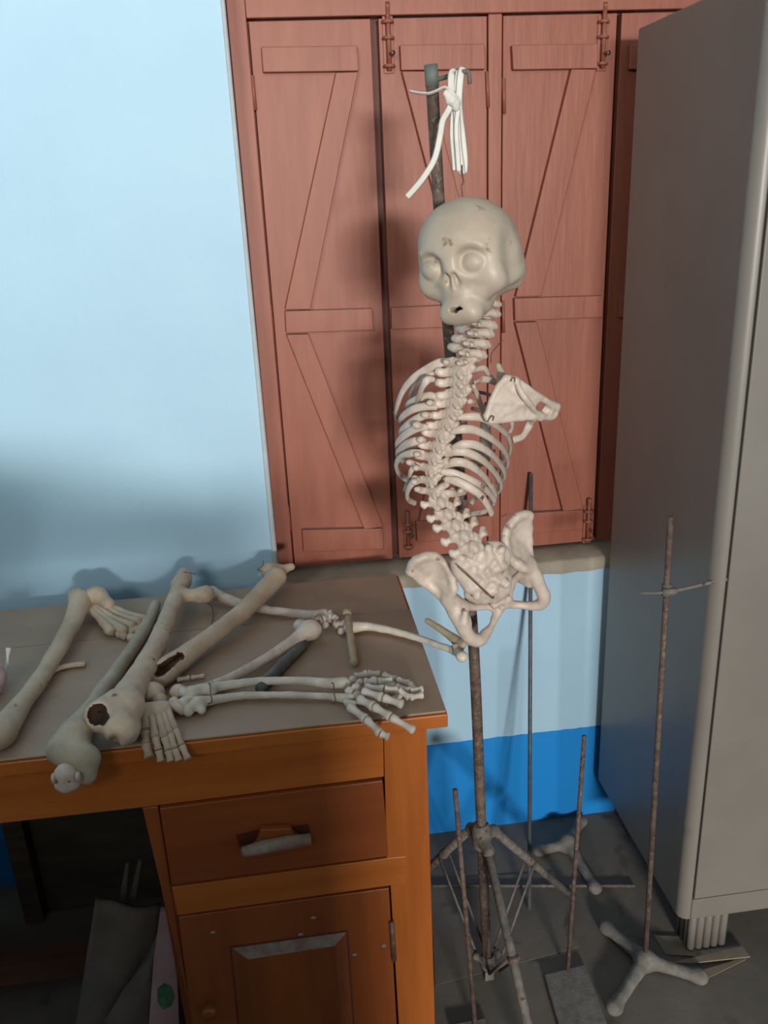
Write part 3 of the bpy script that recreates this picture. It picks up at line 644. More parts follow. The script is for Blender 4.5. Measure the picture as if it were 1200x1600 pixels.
# --- ribs
def rib(pts, w=0.0056, t=0.0032, m='bone', name='rib'):
    P = [at(x,y,Y) for x,y,Y in pts]; n = len(P)
    rr = [(t*1.3,w*0.75)]+[(t,w*(1+0.12*math.sin(i*1.3)))for i in range(1,n-1)]+[(t*1.2,w*0.95)]
    VF = sweep(P, rr, 10, n=8, up=(0.1,0.15,1))
    return obj(name, VF, m, sk)
def zz(a): return [((580+x/3.75), (550+y/3.75), Y) for x,y,Y in a]
RIBS = [
 # right side, upper to lower
 ([(590,110,-.520),(660,95,-.505),(690,140,-.49),(735,185,-.47)],.0045),
 ([(600,175,-.525),(660,160,-.52),(710,170,-.505),(770,200,-.48),(800,260,-.45)],.0048),
 ([(595,195,-.520),(625,260,-.50),(650,330,-.475),(668,378,-.455),(690,430,-.43)],.0050),
 ([(505,385,-.535),(580,378,-.54),(660,390,-.535),(745,440,-.51),(806,505,-.47),(812,580,-.42),(770,620,-.385)],.0056),
 ([(465,472,-.54),(540,452,-.548),(620,462,-.54),(710,512,-.52),(780,580,-.48),(800,650,-.43),(765,690,-.39)],.0060),
 ([(478,562,-.54),(540,540,-.548),(620,548,-.545),(700,595,-.525),(765,670,-.48),(780,725,-.44),(740,760,-.40)],.0060),
 ([(435,603,-.535),(500,582,-.545),(580,595,-.545),(660,640,-.53),(730,715,-.49),(760,780,-.45),(740,820,-.42)],.0062),
 ([(430,668,-.535),(490,645,-.545),(560,655,-.545),(630,700,-.53),(690,765,-.505),(725,830,-.475),(715,890,-.45)],.0062),
 ([(408,700,-.54),(480,712,-.545),(560,742,-.545),(640,780,-.535),(700,835,-.505),(722,870,-.485)],.0060),
 ([(435,745,-.545),(500,758,-.555),(570,792,-.56),(640,840,-.56),(680,895,-.555),(706,948,-.545)],.0062),
 ([(410,825,-.535),(455,828,-.54),(500,828,-.53),(548,818,-.51)],.0055),
 ([(572,955,-.41),(610,945,-.42),(650,938,-.43),(690,915,-.44),(722,860,-.455)],.0042),
 ([(585,890,-.475),(598,870,-.47),(615,845,-.46)],.0042),
 ([(962,385,-.47),(935,410,-.455),(915,450,-.455),(885,495,-.46),(830,515,-.465)],.0062),
 ([(820,400,-.475),(824,435,-.47),(808,470,-.465)],.0040),
 # left side
 ([(455,55,-.52),(400,65,-.52),(320,105,-.51),(235,165,-.495),(175,250,-.475),(147,360,-.45),(175,410,-.42)],.0062),
 ([(375,120,-.515),(300,150,-.505),(250,210,-.48),(235,270,-.45),(300,300,-.40)],.0045),
 ([(365,160,-.535),(330,165,-.54),(300,205,-.535),(270,298,-.51)],.0052),
 ([(410,290,-.525),(350,255,-.525),(270,275,-.51),(212,310,-.48),(225,350,-.44)],.0052),
 ([(385,325,-.53),(330,318,-.53),(240,338,-.515),(172,392,-.48),(190,420,-.44)],.0056),
 ([(360,372,-.53),(300,375,-.53),(215,425,-.51),(172,470,-.48),(190,500,-.43)],.0056),
 ([(330,440,-.53),(270,445,-.53),(190,492,-.505),(150,545,-.47),(190,575,-.42)],.0058),
 ([(310,512,-.53),(250,525,-.53),(190,550,-.505),(152,598,-.47),(185,640,-.42)],.0058),
 ([(310,588,-.53),(240,592,-.53),(170,620,-.50),(146,665,-.475),(168,720,-.445),(215,752,-.42)],.0052),
 ([(260,658,-.535),(232,700,-.53),(222,745,-.51),(200,810,-.48)],.0042),
 ([(285,745,-.535),(240,770,-.53),(212,820,-.515),(218,865,-.50),(255,885,-.48)],.0050),
]
for pts, w in RIBS: rib(zz(pts), w)
# rib heads: knobs beside the vertebrae
for x,y,r in [(268,430,.0085),(290,515,.0078),(225,648,.0068),(255,762,.0072),(270,805,.0068),(345,300,.0070),(318,370,.0075),(270,600,.0066),(265,680,.0068),(580,290,.0062),(405,640,.0060),(398,695,.0066),(440,745,.0066),(525,815,.0068),(440,60,.0060)]:
    r *= .80; p = at(580+x/3.75, 550+y/3.75, -.541)
    a_ = rng.uniform(-.003,.003,3)
    bone('rib_head', lump(un([ell(p,(r,r*.8,r*.85)), ell(p+[r*.7,0.004,-r*.3],(r*.8,r*.7,r*.7))],.003),.0005,300), .0014, 'bone', sk)
# breastbone and cartilage, dark, at the front (far side)
def rz(x,y,Y): return at(580+x/3.75, 550+y/3.75, Y)
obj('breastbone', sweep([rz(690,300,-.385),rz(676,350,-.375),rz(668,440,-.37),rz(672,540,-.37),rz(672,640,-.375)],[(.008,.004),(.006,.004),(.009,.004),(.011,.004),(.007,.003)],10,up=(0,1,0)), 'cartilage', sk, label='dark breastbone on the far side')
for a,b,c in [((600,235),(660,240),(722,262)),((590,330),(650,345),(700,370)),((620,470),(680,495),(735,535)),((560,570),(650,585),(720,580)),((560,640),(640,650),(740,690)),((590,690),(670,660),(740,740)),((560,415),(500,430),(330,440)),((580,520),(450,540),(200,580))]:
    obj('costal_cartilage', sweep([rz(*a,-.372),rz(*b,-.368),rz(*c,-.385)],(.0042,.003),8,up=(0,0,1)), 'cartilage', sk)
# --- shoulder blade
def q3(ox,oy,sc): return lambda x,y,Y: at(ox+x/sc, oy+y/sc, Y)
k = q3(580,550,3.75)
A_=k(790,152,-.545); B_=k(850,165,-.545); C_=k(985,262,-.530); D_=k(1082,322,-.505); E_=k(1062,372,-.505); F_=k(990,378,-.525); G_=k(880,385,-.54); H_=k(705,405,-.555); I_=k(678,375,-.555); J_=k(705,285,-.555); K_=k(745,200,-.55)
L_=k(965,300,-.53); Mi=k(880,300,-.543)
tp=.0030
sc_ = un([tri(A_,B_,Mi,tp),tri(B_,C_,Mi,tp),tri(C_,L_,Mi,tp),tri(L_,F_,Mi,tp),tri(F_,G_,Mi,tp),tri(G_,H_,Mi,tp),tri(H_,I_,Mi,tp),tri(I_,J_,Mi,tp),tri(J_,K_,Mi,tp),tri(K_,A_,Mi,tp),
  chain([A_,B_,C_,D_],[.0035,.0038,.0045,.0060],.004), chain([D_,E_,F_],[.0060,.0065,.005],.004), chain([F_,G_,H_,I_],[.0045,.0042,.0042,.0042],.004), chain([I_,J_,K_,A_],[.0036,.003,.003,.0035],.004),
  chain([k(850,170,-.550),k(880,240,-.556),k(925,300,-.552),F_],[.0035,.0042,.0045,.004],.006), chain([k(1040,330,-.510),k(1020,350,-.512),F_],[.009,.0085,.005],.005)],.0045)
sc_ = sub(sc_, cap(k(988,322,-.6),k(988,322,-.4),.0052),.003)
sc_ = sub(sc_, ell(k(1038,348,-.520),(.008,.007,.006)),.003)
bone('shoulder_blade', lump(sc_,.0004,200), .0014, 'bone', sk)
bone('collar_bone_end', lump(un([cap(k(745,80,-.50),k(762,125,-.505),.004,.0055),cap(k(760,120,-.505),k(745,170,-.52),.005,.004)],.003),.0006,300), .0013, 'bone_grey', sk, label='dark broken end of the collar bone')
# --- sacrum
k = q3(600,760,4)
s0 = [ell(k(640,520,-.525),(.034,.016,.046)), ell(k(690,440,-.525),(.026,.014,.026)), ell(k(505,490,-.53),(.021,.014,.022)), ell(k(600,650,-.515),(.026,.013,.022)), ell(k(715,600,-.52),(.022,.013,.030)), cap(k(450,490,-.535),k(520,600,-.53),.008,.010), ell(k(560,560,-.53),(.022,.014,.026)), ell(k(660,700,-.51),(.022,.010,.008)), cap(k(560,470,-.53),k(620,400,-.525),.010,.009)]
for x,y,r in [(520,500,.0062),(598,512,.0055),(660,440,.0070),(692,525,.0068),(708,590,.0062),(620,560,.005),(600,625,.006),(540,640,.0075),(640,480,.005),(735,400,.006),(650,385,.006),(745,500,.0065),(765,610,.007),(690,650,.006),(560,430,.006),(480,450,.007),(650,600,.005),(720,460,.005),(660,655,.006),(580,690,.006)]:
    s0.append(ell(k(x,y,-.541),(r,r*.85,r)))
sac = un(s0,.009)
for x,y in [(570,520),(625,450),(700,480),(650,540),(735,560),(590,585),(670,620),(600,440),(725,640),(540,455)]:
    sac = sub(sac, ell(k(x,y,-.548),(.0045,.006,.0045)),.005)
bone('sacrum', lump(sac,.0008,170), .0015, 'bone', sk)
obj('fixing_rod', sweep([k(462,500,-.560),k(560,590,-.562),k(668,690,-.552),k(684,690,-.545)],.0015,8), 'wire', sk, label='thin rusty rod pinned across the sacrum')
# --- left hip bone (as seen)
def hip(rim, center, ring, extra, plate_t=.0038, blade=None):
    P = [k(*p) for p in rim]; c = k(*center); ps = []
    n = len(P)
    for i in range(n-1): ps.append(tri(P[i],P[i+1],c,plate_t))
    return ps
P1 = [(165,530,-.50),(175,490,-.505),(205,458,-.51),(260,438,-.51),(320,435,-.505),(365,470,-.50),(400,515,-.505),(425,570,-.515),(438,640,-.52),(420,675,-.515),(400,720,-.505),(355,690,-.495),(300,640,-.49),(240,600,-.49),(165,530,-.50)]
ps = hip(P1,(300,560,-.485),None,None)
rimP = [k(*p) for p in P1]
ps.append(chain(rimP[0:8],[.0052,.0062,.0068,.0066,.0060,.0050,.0045,.0045],.004)); ps.append(chain(rimP[7:11],[.0045,.005,.007,.009],.004)); ps.append(chain(rimP[10:],[.007,.0045,.0042,.0042,.005],.004))
ps.append(chain([k(400,690,-.505),k(440,770,-.505),k(490,850,-.515),k(505,900,-.52),k(545,950,-.52),k(600,960,-.515),k(640,915,-.505),k(670,860,-.495),k(705,800,-.485),k(720,760,-.48)],[.010,.0135,.0145,.012,.0115,.0110,.0088,.0070,.0068,.009],.006))
ps.append(chain([k(430,700,-.505),k(490,740,-.50),k(560,755,-.49),k(640,750,-.48),k(710,760,-.48)],[.009,.009,.0062,.0060,.0078],.006))
ps.append(cap(k(505,790,-.526),k(500,850,-.526),.0045,.006))
ps.append(tri(k(440,700,-.505),k(500,745,-.50),k(500,860,-.515),.006))
hL = sub(un(ps,.007), cap(k(616,832,-.6),k(616,832,-.38),.0125),.004)
bone('hip_bone', lump(hL,.0005,150), .0017, 'bone', sk)
P2 = [(905,185,-.475),(880,175,-.48),(835,190,-.485),(790,235,-.49),(760,290,-.495),(758,350,-.50),(770,410,-.505),(790,455,-.51),(830,485,-.51),(870,510,-.505),(918,490,-.49),(912,440,-.475),(908,350,-.465),(906,260,-.465),(905,185,-.475)]
ps = hip(P2,(860,340,-.462),None,None)
rimP = [k(*p) for p in P2]
ps.append(chain(rimP[0:9],[.0055,.006,.0065,.0062,.0055,.005,.005,.005,.0065],.004)); ps.append(chain(rimP[8:],[.0065,.008,.007,.0045,.0042,.0045,.0055],.004))
ps.append(chain([k(905,490,-.49),k(945,560,-.49),k(975,630,-.49),k(1000,690,-.49),k(985,730,-.485),k(935,745,-.48),k(870,742,-.475),k(800,738,-.475),k(745,735,-.48)],[.012,.0125,.0110,.0110,.0105,.0085,.0068,.0066,.0085],.006))
ps.append(chain([k(880,520,-.495),k(835,560,-.485),k(800,600,-.48),k(785,660,-.475),k(770,715,-.475)],[.0080,.0060,.0065,.0075,.0085],.006))
ps.append(tri(k(875,515,-.495),k(905,620,-.485),k(850,590,-.475),.004))
hR = sub(un(ps,.007), ell(k(858,676,-.477),(.0145,.09,.0115)),.004)
hR = sub(hR, ell(k(862,575,-.505),(.0058,.010,.010)),.004)
bone('hip_bone', lump(hR,.0005,150), .0017, 'bone', sk)
sym = [ell(k(x,y,-.487),(r,r,r)) for x,y,r in [(690,738,.0075),(715,728,.0070),(740,722,.0075),(765,712,.0062),(775,698,.0055),(735,750,.006)]]
bone('pubic_joint', lump(un(sym,.003),.0012,280), .0014, 'bone', sk)
# wires
def wire(P, r=.0008, parent=sk, m='wire', name='wire'): return obj(name, sweep(P, r, 6, n=6), m, parent)
k2 = q3(580,550,3.75)
wire([k2(818,172,-.553),k2(830,150,-.556),k2(842,152,-.556),k2(840,175,-.552)]); wire([k2(682,410,-.562),k2(700,380,-.564),k2(718,378,-.564),k2(712,402,-.560)])
wire([k2(700,60,-.47),k2(705,10,-.475),k2(735,-30,-.48),k2(770,-70,-.49)])
wire([k2(745,975,-.48),k2(800,950,-.49),k2(850,958,-.49)]); wire([k2(640,860,-.565),k2(660,845,-.567),k2(650,870,-.565)])
wire([k2(650,800,-.55),k2(665,782,-.55),k2(658,812,-.548)]); wire([k2(735,800,-.48),k2(750,770,-.48),k2(748,810,-.475)])
wire([k2(125,350,-.455),k2(140,375,-.462),k2(165,405,-.455)])
hk = at(723,307,-.515)
wire([at(722,114,-.462),at(722,215,-.472),at(722,268,-.490),at(724,284,-.512),at(721,290,-.512),at(722,300,-.513),at(723,312,-.514)],.0012, name='suspension_wire')

# --- white ribbon tied on the hook
rib_t = thing('ribbon', at(712,130,-0.475), 'knotted white ribbon looped over the hook at the top of the stand', 'ribbon')
def band(P, w=.0040, nm='ribbon_strand', up=(0.1,1,0.1)):
    Q = [at(x,y,Y) for x,y,Y in P]; return obj(nm, sweep(Q, (w,.0005), 6, n=7, up=up), 'ribbon', rib_t)
band([(711,117,-.462),(707,113,-.468),(705,125,-.473),(706,150,-.478),(710,162,-.480)],.0052,'loop')
band([(716,118,-.463),(716,112,-.469),(714,125,-.474),(712,150,-.478),(712,162,-.480)],.0035,'loop')
band([(722,113,-.465),(722,109,-.471),(719,125,-.476),(717,165,-.480),(722,210,-.480),(726,250,-.480),(725,270,-.480)],.0050)
band([(712,160,-.482),(709,180,-.482),(708,215,-.482),(711,250,-.482),(712,266,-.482)],.0050)
band([(713,162,-.484),(714,190,-.485),(716,225,-.485),(720,258,-.485),(722,272,-.485)],.0048)
band([(716,170,-.487),(713,200,-.488),(715,240,-.488),(717,268,-.488)],.0034)
band([(709,150,-.486),(701,140,-.487),(694,137,-.487),(685,141,-.486),(672,146,-.484),(658,146,-.480),(640,143,-.474)],.0036,'tail',up=(0.1,0.5,1))
band([(703,150,-.487),(705,160,-.488),(701,172,-.487),(692,188,-.484),(688,210,-.482),(683,235,-.480),(676,255,-.480),(660,280,-.480),(646,297,-.478),(636,308,-.476)],.0045,'tail')
kn = at(707,157,-.488)
bone('knot', lump(un([ell(kn,(.0095,.007,.008)),ell(at(701,147,-.487),(.007,.005,.006)),ell(at(712,163,-.486),(.007,.006,.009))],.004),.001,350),.0014,'ribbon',rib_t)

# ================================================================== BONES ON THE DESK
def B(px,py,z): return on(px,py,z)
D0 = DT
def tag(o, label, cat='bone', group=None):
    o['label']=label; o['category']=cat
    if group: o['group']=group
    return o
# left femur
r_ = .0165
s = un([chain([B(126,938,D0+.036),B(112,975,D0+.028),B(66,1056,D0+.020),B(30,1105,D0+.019),B(6,1140,D0+.022)],[.022,.0165,.0145,.0165,.022],.012), ell(B(-6,1150,D0+.024),(.026,.022,.022)), ell(B(122,930,D0+.034),(.015,.015,.015)),cap(B(112,930,D0+.035),B(116,940,D0+.03),.006,.008)],.012)
tag(bone('leg_bone', lump(s,.0008,70),.0022,'bone_dusty'),'long thick leg bone at the far left of the desk, running out of the picture')
# foot skeleton beside it
s=[ell(B(150,930,D0+.040),(.022,.020,.017)),ell(B(135,938,D0+.030),(.018,.018,.018)),cap(B(150,928,D0+.034),B(170,945,D0+.030),.015,.012)]
ft = thing('foot_skeleton', B(180,960,D0), 'crumpled foot skeleton lying behind, between the two big leg bones', 'foot bones')
bone('heel', lump(un(s,.01),.001,120),.002,'bone_dusty',ft)
for i,(a,b,c) in enumerate([((128,942),(150,960),(172,985)),((140,945),(165,965),(192,985)),((150,948),(175,965),(205,978)),((158,945),(185,960),(215,972)),((160,942),(195,958),(226,968))]):
    P = [B(*a,D0+.022),B(*b,D0+.020),B(*c,D0+.015)]
    bone('metatarsal', lump(un([chain(P,[.0085,.0070,.0095],.004)],.003),.0006,200),.0016,'bone_dusty',ft)
for x,y,r in [(170,984,.0095),(180,974,.009),(192,982,.009),(188,990,.009),(205,996,.0085),(200,984,.0095),(212,984,.009),(222,978,.009),(211,1003,.006)]:
    bone('toe_bone', lump(un([ell(B(x,y,D0+r*.9),(r,r*1.2,r*.9)),ell(B(x+6,y+4,D0+r*.8),(r*.8,r,r*.8))],.004),.001,200),.0017,'bone_dusty',ft)
# thin curved rib
tag(obj('rib_bone', sweep([B(62,1064,D0+.006),B(85,1047,D0+.006),B(108,1040,D0+.006),B(134,1037,D0+.006)],(.0062,.0042),10),'bone_dusty'),'thin curved loose rib poking out beside the far left leg bone')
# big femur
hole = un([ell(B(150,1113,D0+.062),(.015,.016,.020)),ell(B(160,1118,D0+.062),(.010,.010,.016))],.004)
s = un([chain([B(287,905,D0+.042),B(278,925,D0+.042),B(250,995,D0+.040),B(222,1050,D0+.040),B(196,1095,D0+.042)],[.0125,.0155,.0165,.0195,.025],.015),
  chain([B(289,898,D0+.046),B(281,915,D0+.042)],[.0145,.016],.01), chain([B(288,930,D0+.040),B(305,932,D0+.036)],[.0125,.012],.01), ell(B(320,929,D0+.036),(.0190,.0185,.0175)),
  ell(B(160,1118,D0+.043),(.0235,.024,.023)), ell(B(188,1138,D0+.037),(.0245,.024,.023)), cap(B(205,1105,D0+.044),B(192,1140,D0+.036),.021,.021), cap(B(178,1105,D0+.044),B(160,1120,D0+.044),.022)],.014)
s = lump(sub(s, cap(B(168,1146,D0+.075),B(180,1160,D0+.02),.006),.010),.0008,160)
cav = un([ell(B(162,1112,D0+.042),(.019,.018,.0175)), hole],.004); s = sub(s, cav, .001)
fm = thing('thigh_bone', B(240,1020,D0), 'large thigh bone with a jagged dark hole in its lower end, reaching the front edge', 'bone')
bone('shaft', lump(s,.0010,65),.0020,'bone_dusty',fm,inner=(cav,'hollow'))
wire([B(275,897,D0+.055),B(288,894,D0+.060),B(305,897,D0+.058)],.0009,fm); wire([B(322,942,D0+.02),B(331,948,D0+.012),B(333,962,D0+.003),B(330,978,D0+.002)],.0009,fm)
# lower thigh bone beneath it
s = un([chain([B(243,945,D0+.014),B(225,985,D0+.013),B(180,1052,D0+.013),B(140,1110,D0+.016),B(122,1140,D0+.020)],[.010,.0115,.0125,.015,.022],.012), ell(B(96,1170,D0+.018),(.023,.024,.021)), ell(B(134,1186,D0+.010),(.021,.020,.022)), cap(B(118,1148,D0+.027),B(112,1178,D0+.016),.025,.021), ell(B(134,1212,D0-.012),(.015,.012,.014))],.013)
s = sub(s, ell(B(114,1178,D0+.045),(.007,.016,.014)),.012)
tag(bone('thigh_bone', lump(s,.0010,65),.0022,'bone_grey'),'grey-green thigh bone pinned beneath the one with the hole, its knobbly end overhanging the desk')
kc = B(103,1212,D0+.000)
kt = thing('kneecap', kc, 'loose pale kneecap with two small drilled holes hanging at the desk front', 'bone')
s = un([ell(kc,(.0165,.013,.019)),ell(kc+[0,0,-.014],(.018,.013,.012))],.008)
for x in (88,108): s = sub(s, cap(B(x,1222,D0+.02),B(x,1222,D0-.05),.0018),.0005)
bone('kneecap_body', lump(s,.0008,150),.0015,'bone',kt)
for x,y in ((84,1216),(122,1214)): bone('side_lug', ell(B(x,y,D0+.002),(.0035,.007,.008)),.0014,'bone',kt)
wire([B(92,1228,D0-.02),B(90,1238,D0-.025)],.0008,kt)
# shin bone with broken hollow end
ax = [B(432,902,D0+.040),B(420,915,D0+.036),B(375,960,D0+.030),B(325,998,D0+.026),B(285,1028,D0+.026),B(262,1046,D0+.024)]
s = un([chain(ax,[.0205,.0190,.0172,.0165,.0190,.0225],.012), ell(B(423,892,D0+.044),(.021,.018,.018)), cap(B(440,890,D0+.046),B(455,886,D0+.046),.011,.0075), ell(B(246,1058,D0+.022),(.0215,.022,.020))],.012)
d = ax[5]-ax[4]; d/=np.linalg.norm(d)
cav = un([cap(B(278,1030,D0+.030),B(249,1053,D0+.026),.0125,.0165), cap(B(276,1026,D0+.046),B(248,1047,D0+.046),.0095,.0150), ell(B(283,1024,D0+.042),(.008,.008,.008))],.003); s = sub(s, cav, .001)
tb = thing('shin_bone', B(350,980,D0), 'stout leg bone with a broken open hollow end, slanting across the middle of the heap', 'bone')
bone('shaft', lump(s,.0008,75),.0019,'bone_dusty',tb,inner=(cav,'marrow'))
wire([B(410,892,D0+.05),B(402,890,D0+.055),B(410,884,D0+.06),B(411,876,D0+.063)],.0009,tb)
# foot in front
f2 = thing('foot_skeleton', B(250,1130,D0), 'grey foot skeleton with its toes hanging over the front desk edge', 'foot bones')
bone('ankle', lump(un([ell(B(238,1083,D0+.022),(.0200,.019,.018)),ell(B(250,1096,D0+.020),(.012,.012,.014))],.008),.0008,120),.0018,'bone_dusty',f2)
bone('instep', lump(un([ell(B(228,1112,D0+.016),(.0155,.017,.013)),ell(B(246,1110,D0+.018),(.0165,.018,.013)),ell(B(258,1108,D0+.014),(.010,.015,.012)),cap(B(224,1118,D0+.014),B(228,1140,D0+.008),.011,.009)],.009),.0008,120),.0018,'bone_dusty',f2)
TO = [([(225,1108),(227,1142),(229,1162),(234,1184)],.0092),([(236,1112),(243,1152),(248,1172),(252,1190)],.0070),([(246,1110),(257,1152),(263,1172),(267,1190)],.0068),([(254,1108),(266,1147),(273,1170),(280,1189)],.0064),([(260,1104),(274,1140),(284,1165),(294,1187)],.0064)]
PF2 = [(0,.5),(.04,.95),(.12,1.0),(.3,.86),(.6,.80),(.84,.9),(.93,1.0),(.98,.8),(1,.3)]
for P,r in TO:
    z = [D0+.018,D0+.012,D0-.002,D0-.016]
    Q = [B(x,y,zz_) for (x,y),zz_ in zip(P,z)]
    obj('metatarsal', phalanx(Q[0],Q[1],r,12,PF2), 'bone_dusty', f2)
    obj('toe_bone', phalanx(Q[1],Q[2],r*.92,12,PF2), 'bone_dusty', f2); obj('toe_bone', phalanx(Q[2],Q[3],r*.92,12,PF2), 'bone_dusty', f2)
# ----- arm with hand, front right
ar = thing('arm_skeleton', B(450,1080,D0), 'wired pale arm skeleton with forearm and spread hand on the right of the desk', 'arm bones')
s = un([chain([B(480,985,D0+.024),B(462,1000,D0+.019),B(420,1027,D0+.014),B(370,1055,D0+.013),B(330,1073,D0+.014),B(300,1082,D0+.016)],[.0170,.0125,.0095,.0088,.0095,.011],.010), ell(B(486,984,D0+.025),(.0190,.0180,.0175)), ell(B(470,978,D0+.024),(.014,.013,.013)), ell(B(278,1082,D0+.018),(.0135,.013,.013)), ell(B(272,1100,D0+.016),(.0095,.012,.012)), ell(B(284,1108,D0+.012),(.009,.010,.010))],.010)
bone('upper_arm_bone', lump(s,.0007,90),.0018,'bone',ar)
s = un([chain([B(300,1082,D0+.026),B(325,1076,D0+.022),B(400,1065,D0+.018),B(470,1064,D0+.018),B(515,1068,D0+.018),B(537,1068,D0+.017)],[.0110,.0090,.0068,.0070,.0088,.0110],.008), ell(B(330,1078,D0+.024),(.010,.008,.008))],.007)
bone('forearm_bone', lump(s,.0005,120),.0016,'bone_pale',ar)
s = un([chain([B(308,1098,D0+.016),B(330,1094,D0+.012),B(380,1087,D0+.010),B(450,1086,D0+.010),B(510,1088,D0+.010),B(540,1091,D0+.011)],[.0110,.0080,.0062,.0056,.0056,.0075],.008), ell(B(296,1108,D0+.013),(.009,.010,.009)), ell(B(315,1108,D0+.010),(.007,.010,.007))],.007)
bone('forearm_bone', lump(s,.0005,120),.0016,'bone_pale',ar)
bone('elbow_piece', lump(un([ell(B(288,1098,D0+.020),(.010,.009,.010)),ell(B(294,1112,D0+.012),(.0075,.008,.008)),cap(B(285,1080,D0+.022),B(300,1092,D0+.02),.008)],.006),.001,160),.0016,'bone_pale',ar)
for x,z in ((329,.034),(522,.030)): wire([B(x-4,1068,D0+z-.006),B(x-1,1068,D0+z+.001),B(x,1083,D0+z-.002),B(x+2,1096,D0+z-.012),B(x-4,1100,D0+z-.02)],.0010,ar)
hd = bone('wrist_bones', lump(un([ell(B(x,y,D0+z),(r,r,r*.9)) for x,y,z,r in [(543,1068,.017,.0075),(551,1062,.018,.0070),(546,1080,.018,.0075),(556,1074,.021,.0075),(547,1090,.014,.0072),(558,1086,.018,.0070),(543,1098,.012,.0068),(552,1100,.013,.0062),(562,1066,.019,.006)]],.002),.0010,280),.0014,'bone_pale',ar)
FI = [([(545,1103,.013),(572,1124,.012),(594,1146,.007),(608,1152,.003)],.0058),
 ([(560,1092,.020),(584,1104,.022),(610,1120,.018),(648,1142,.006)],.0060),
 ([(566,1080,.024),(598,1090,.026),(630,1101,.022)],.0060),
 ([(570,1074,.022),(600,1077,.024),(622,1078,.022),(640,1090,.014),(661,1086,.012)],.0056),
 ([(568,1066,.020),(590,1065,.020),(614,1063,.022)],.0054),
 ([(578,1062,.018),(618,1073,.014),(640,1080,.013),(661,1077,.012)],.0055),
 ([(554,1058,.012),(574,1052,.012),(594,1053,.010)],.0050),
 ([(598,1055,.010),(620,1062,.010),(640,1068,.010),(652,1080,.012)],.0050),
 ([(585,1095,.010),(606,1097,.010),(626,1085,.012)],.0050)]
for P,r in FI:
    Q = [B(x,y,D0+z) for x,y,z in P]
    for i in range(len(Q)-1): obj('hand_bone' if i==0 else 'finger_bone', phalanx(Q[i]+(Q[i+1]-Q[i])*.02,Q[i+1],r*1.22*(1-.07*i),12), 'bone_pale', ar)
# ----- second arm behind
a2 = thing('arm_skeleton', B(560,985,D0), 'arm skeleton behind, its long forearm reaching out past the right desk edge', 'arm bones')
s = un([chain([B(335,928,D0+.020),B(365,940,D0+.014),B(408,951,D0+.012),B(450,957,D0+.012),B(485,961,D0+.013),B(508,960,D0+.014)],[.0120,.0100,.0085,.0082,.0088,.011],.008), ell(B(330,925,D0+.022),(.0125,.0125,.0125)), ell(B(518,965,D0+.014),(.0105,.010,.0105))],.008)
bone('upper_arm_bone', lump(s,.0007,110),.0017,'bone',a2)
s = un([ell(B(x,y,D0+z),(r,r,r)) for x,y,z,r in [(505,968,.020,.008),(517,958,.020,.0075),(527,976,.014,.0085),(533,986,.010,.0068),(524,966,.019,.0070),(509,976,.016,.0065),(538,974,.016,.007)]],.004)
bone('elbow_piece', lump(s,.001,220),.0015,'bone',a2)
ua = B(722,1026,D0+.028)
s = un([chain([B(552,980,D0+.016),B(575,979,D0+.014),B(610,985,D0+.013),B(650,996,D0+.014),B(690,1010,D0+.020),B(712,1017,D0+.025)],[.0100,.0080,.0068,.0062,.0060,.0060],.006), ell(B(544,982,D0+.014),(.009,.010,.009)), cap(B(710,1016,D0+.025),ua,.0068,.0075), ell(ua,(.0095,.0085,.0085)), ell(B(713,1012,D0+.028),(.007,.007,.007))],.006)
bone('forearm_bone', lump(s,.0005,130),.0015,'bone_pale',a2)
s = un([chain([B(668,970,D0+.050),B(690,984,D0+.042),B(712,1000,D0+.033)],[.0050,.0062,.0080],.004), cap(B(712,1000,D0+.033),B(725,1006,D0+.036),.0075,.0055), cap(B(722,1004,D0+.033),B(718,1018,D0+.027),.0065,.0060)],.005)
bone('broken_wrist_stub', lump(s,.0004,150),.0014,'bone_tan',a2,label='greenish tan broken stub at the wrist end')
wire([B(706,1010,D0+.034),B(708,1016,D0+.033),B(708,1023,D0+.022)],.0010,a2)
wire([B(492,964,D0+.028),B(500,960,D0+.03),B(505,972,D0+.028),B(500,978,D0+.02),B(498,970,D0+.026)],.0010,a2)
wire([B(518,955,D0+.028),B(530,962,D0+.028),B(525,972,D0+.024)],.0010,a2)
# small stick bone standing off the elbow
s = un([chain([B(544,966,D0+.026),B(548,1000,D0+.018),B(553,1034,D0+.010)],[.0068,.0066,.0066],.003), ell(B(542,958,D0+.028),(.0085,.008,.008)), ell(B(553,1035,D0+.009),(.0072,.0072,.0066))],.004)
st_ = bone('finger_bone', lump(s,.0004,140),.0014,'bone_tan'); st_.name='short_bone'; tag(st_,'short straight yellowish bone with a round head, lying across the rear forearm')
# grey rod and finger fragment
tag(obj('slate_rod', sweep([B(405,1077,D0+.011),B(408,1073,D0+.011),B(470,1010,D0+.011),B(476,1005,D0+.011)],[.0075,.0098,.0098,.0080],14,smooth=False),'slate'),'dark grey round rod lying under the forearm bones on the desk','rod')
fb = thing('finger_fragment', B(298,1058,D0), 'small loose finger bones beside the broken hollow bone end', 'bone')
obj('finger_bone', phalanx(B(276,1062,D0+.006),B(297,1059,D0+.006),.0045), 'bone', fb); obj('finger_bone', phalanx(B(298,1059,D0+.006),B(320,1056,D0+.006),.0042), 'bone', fb)
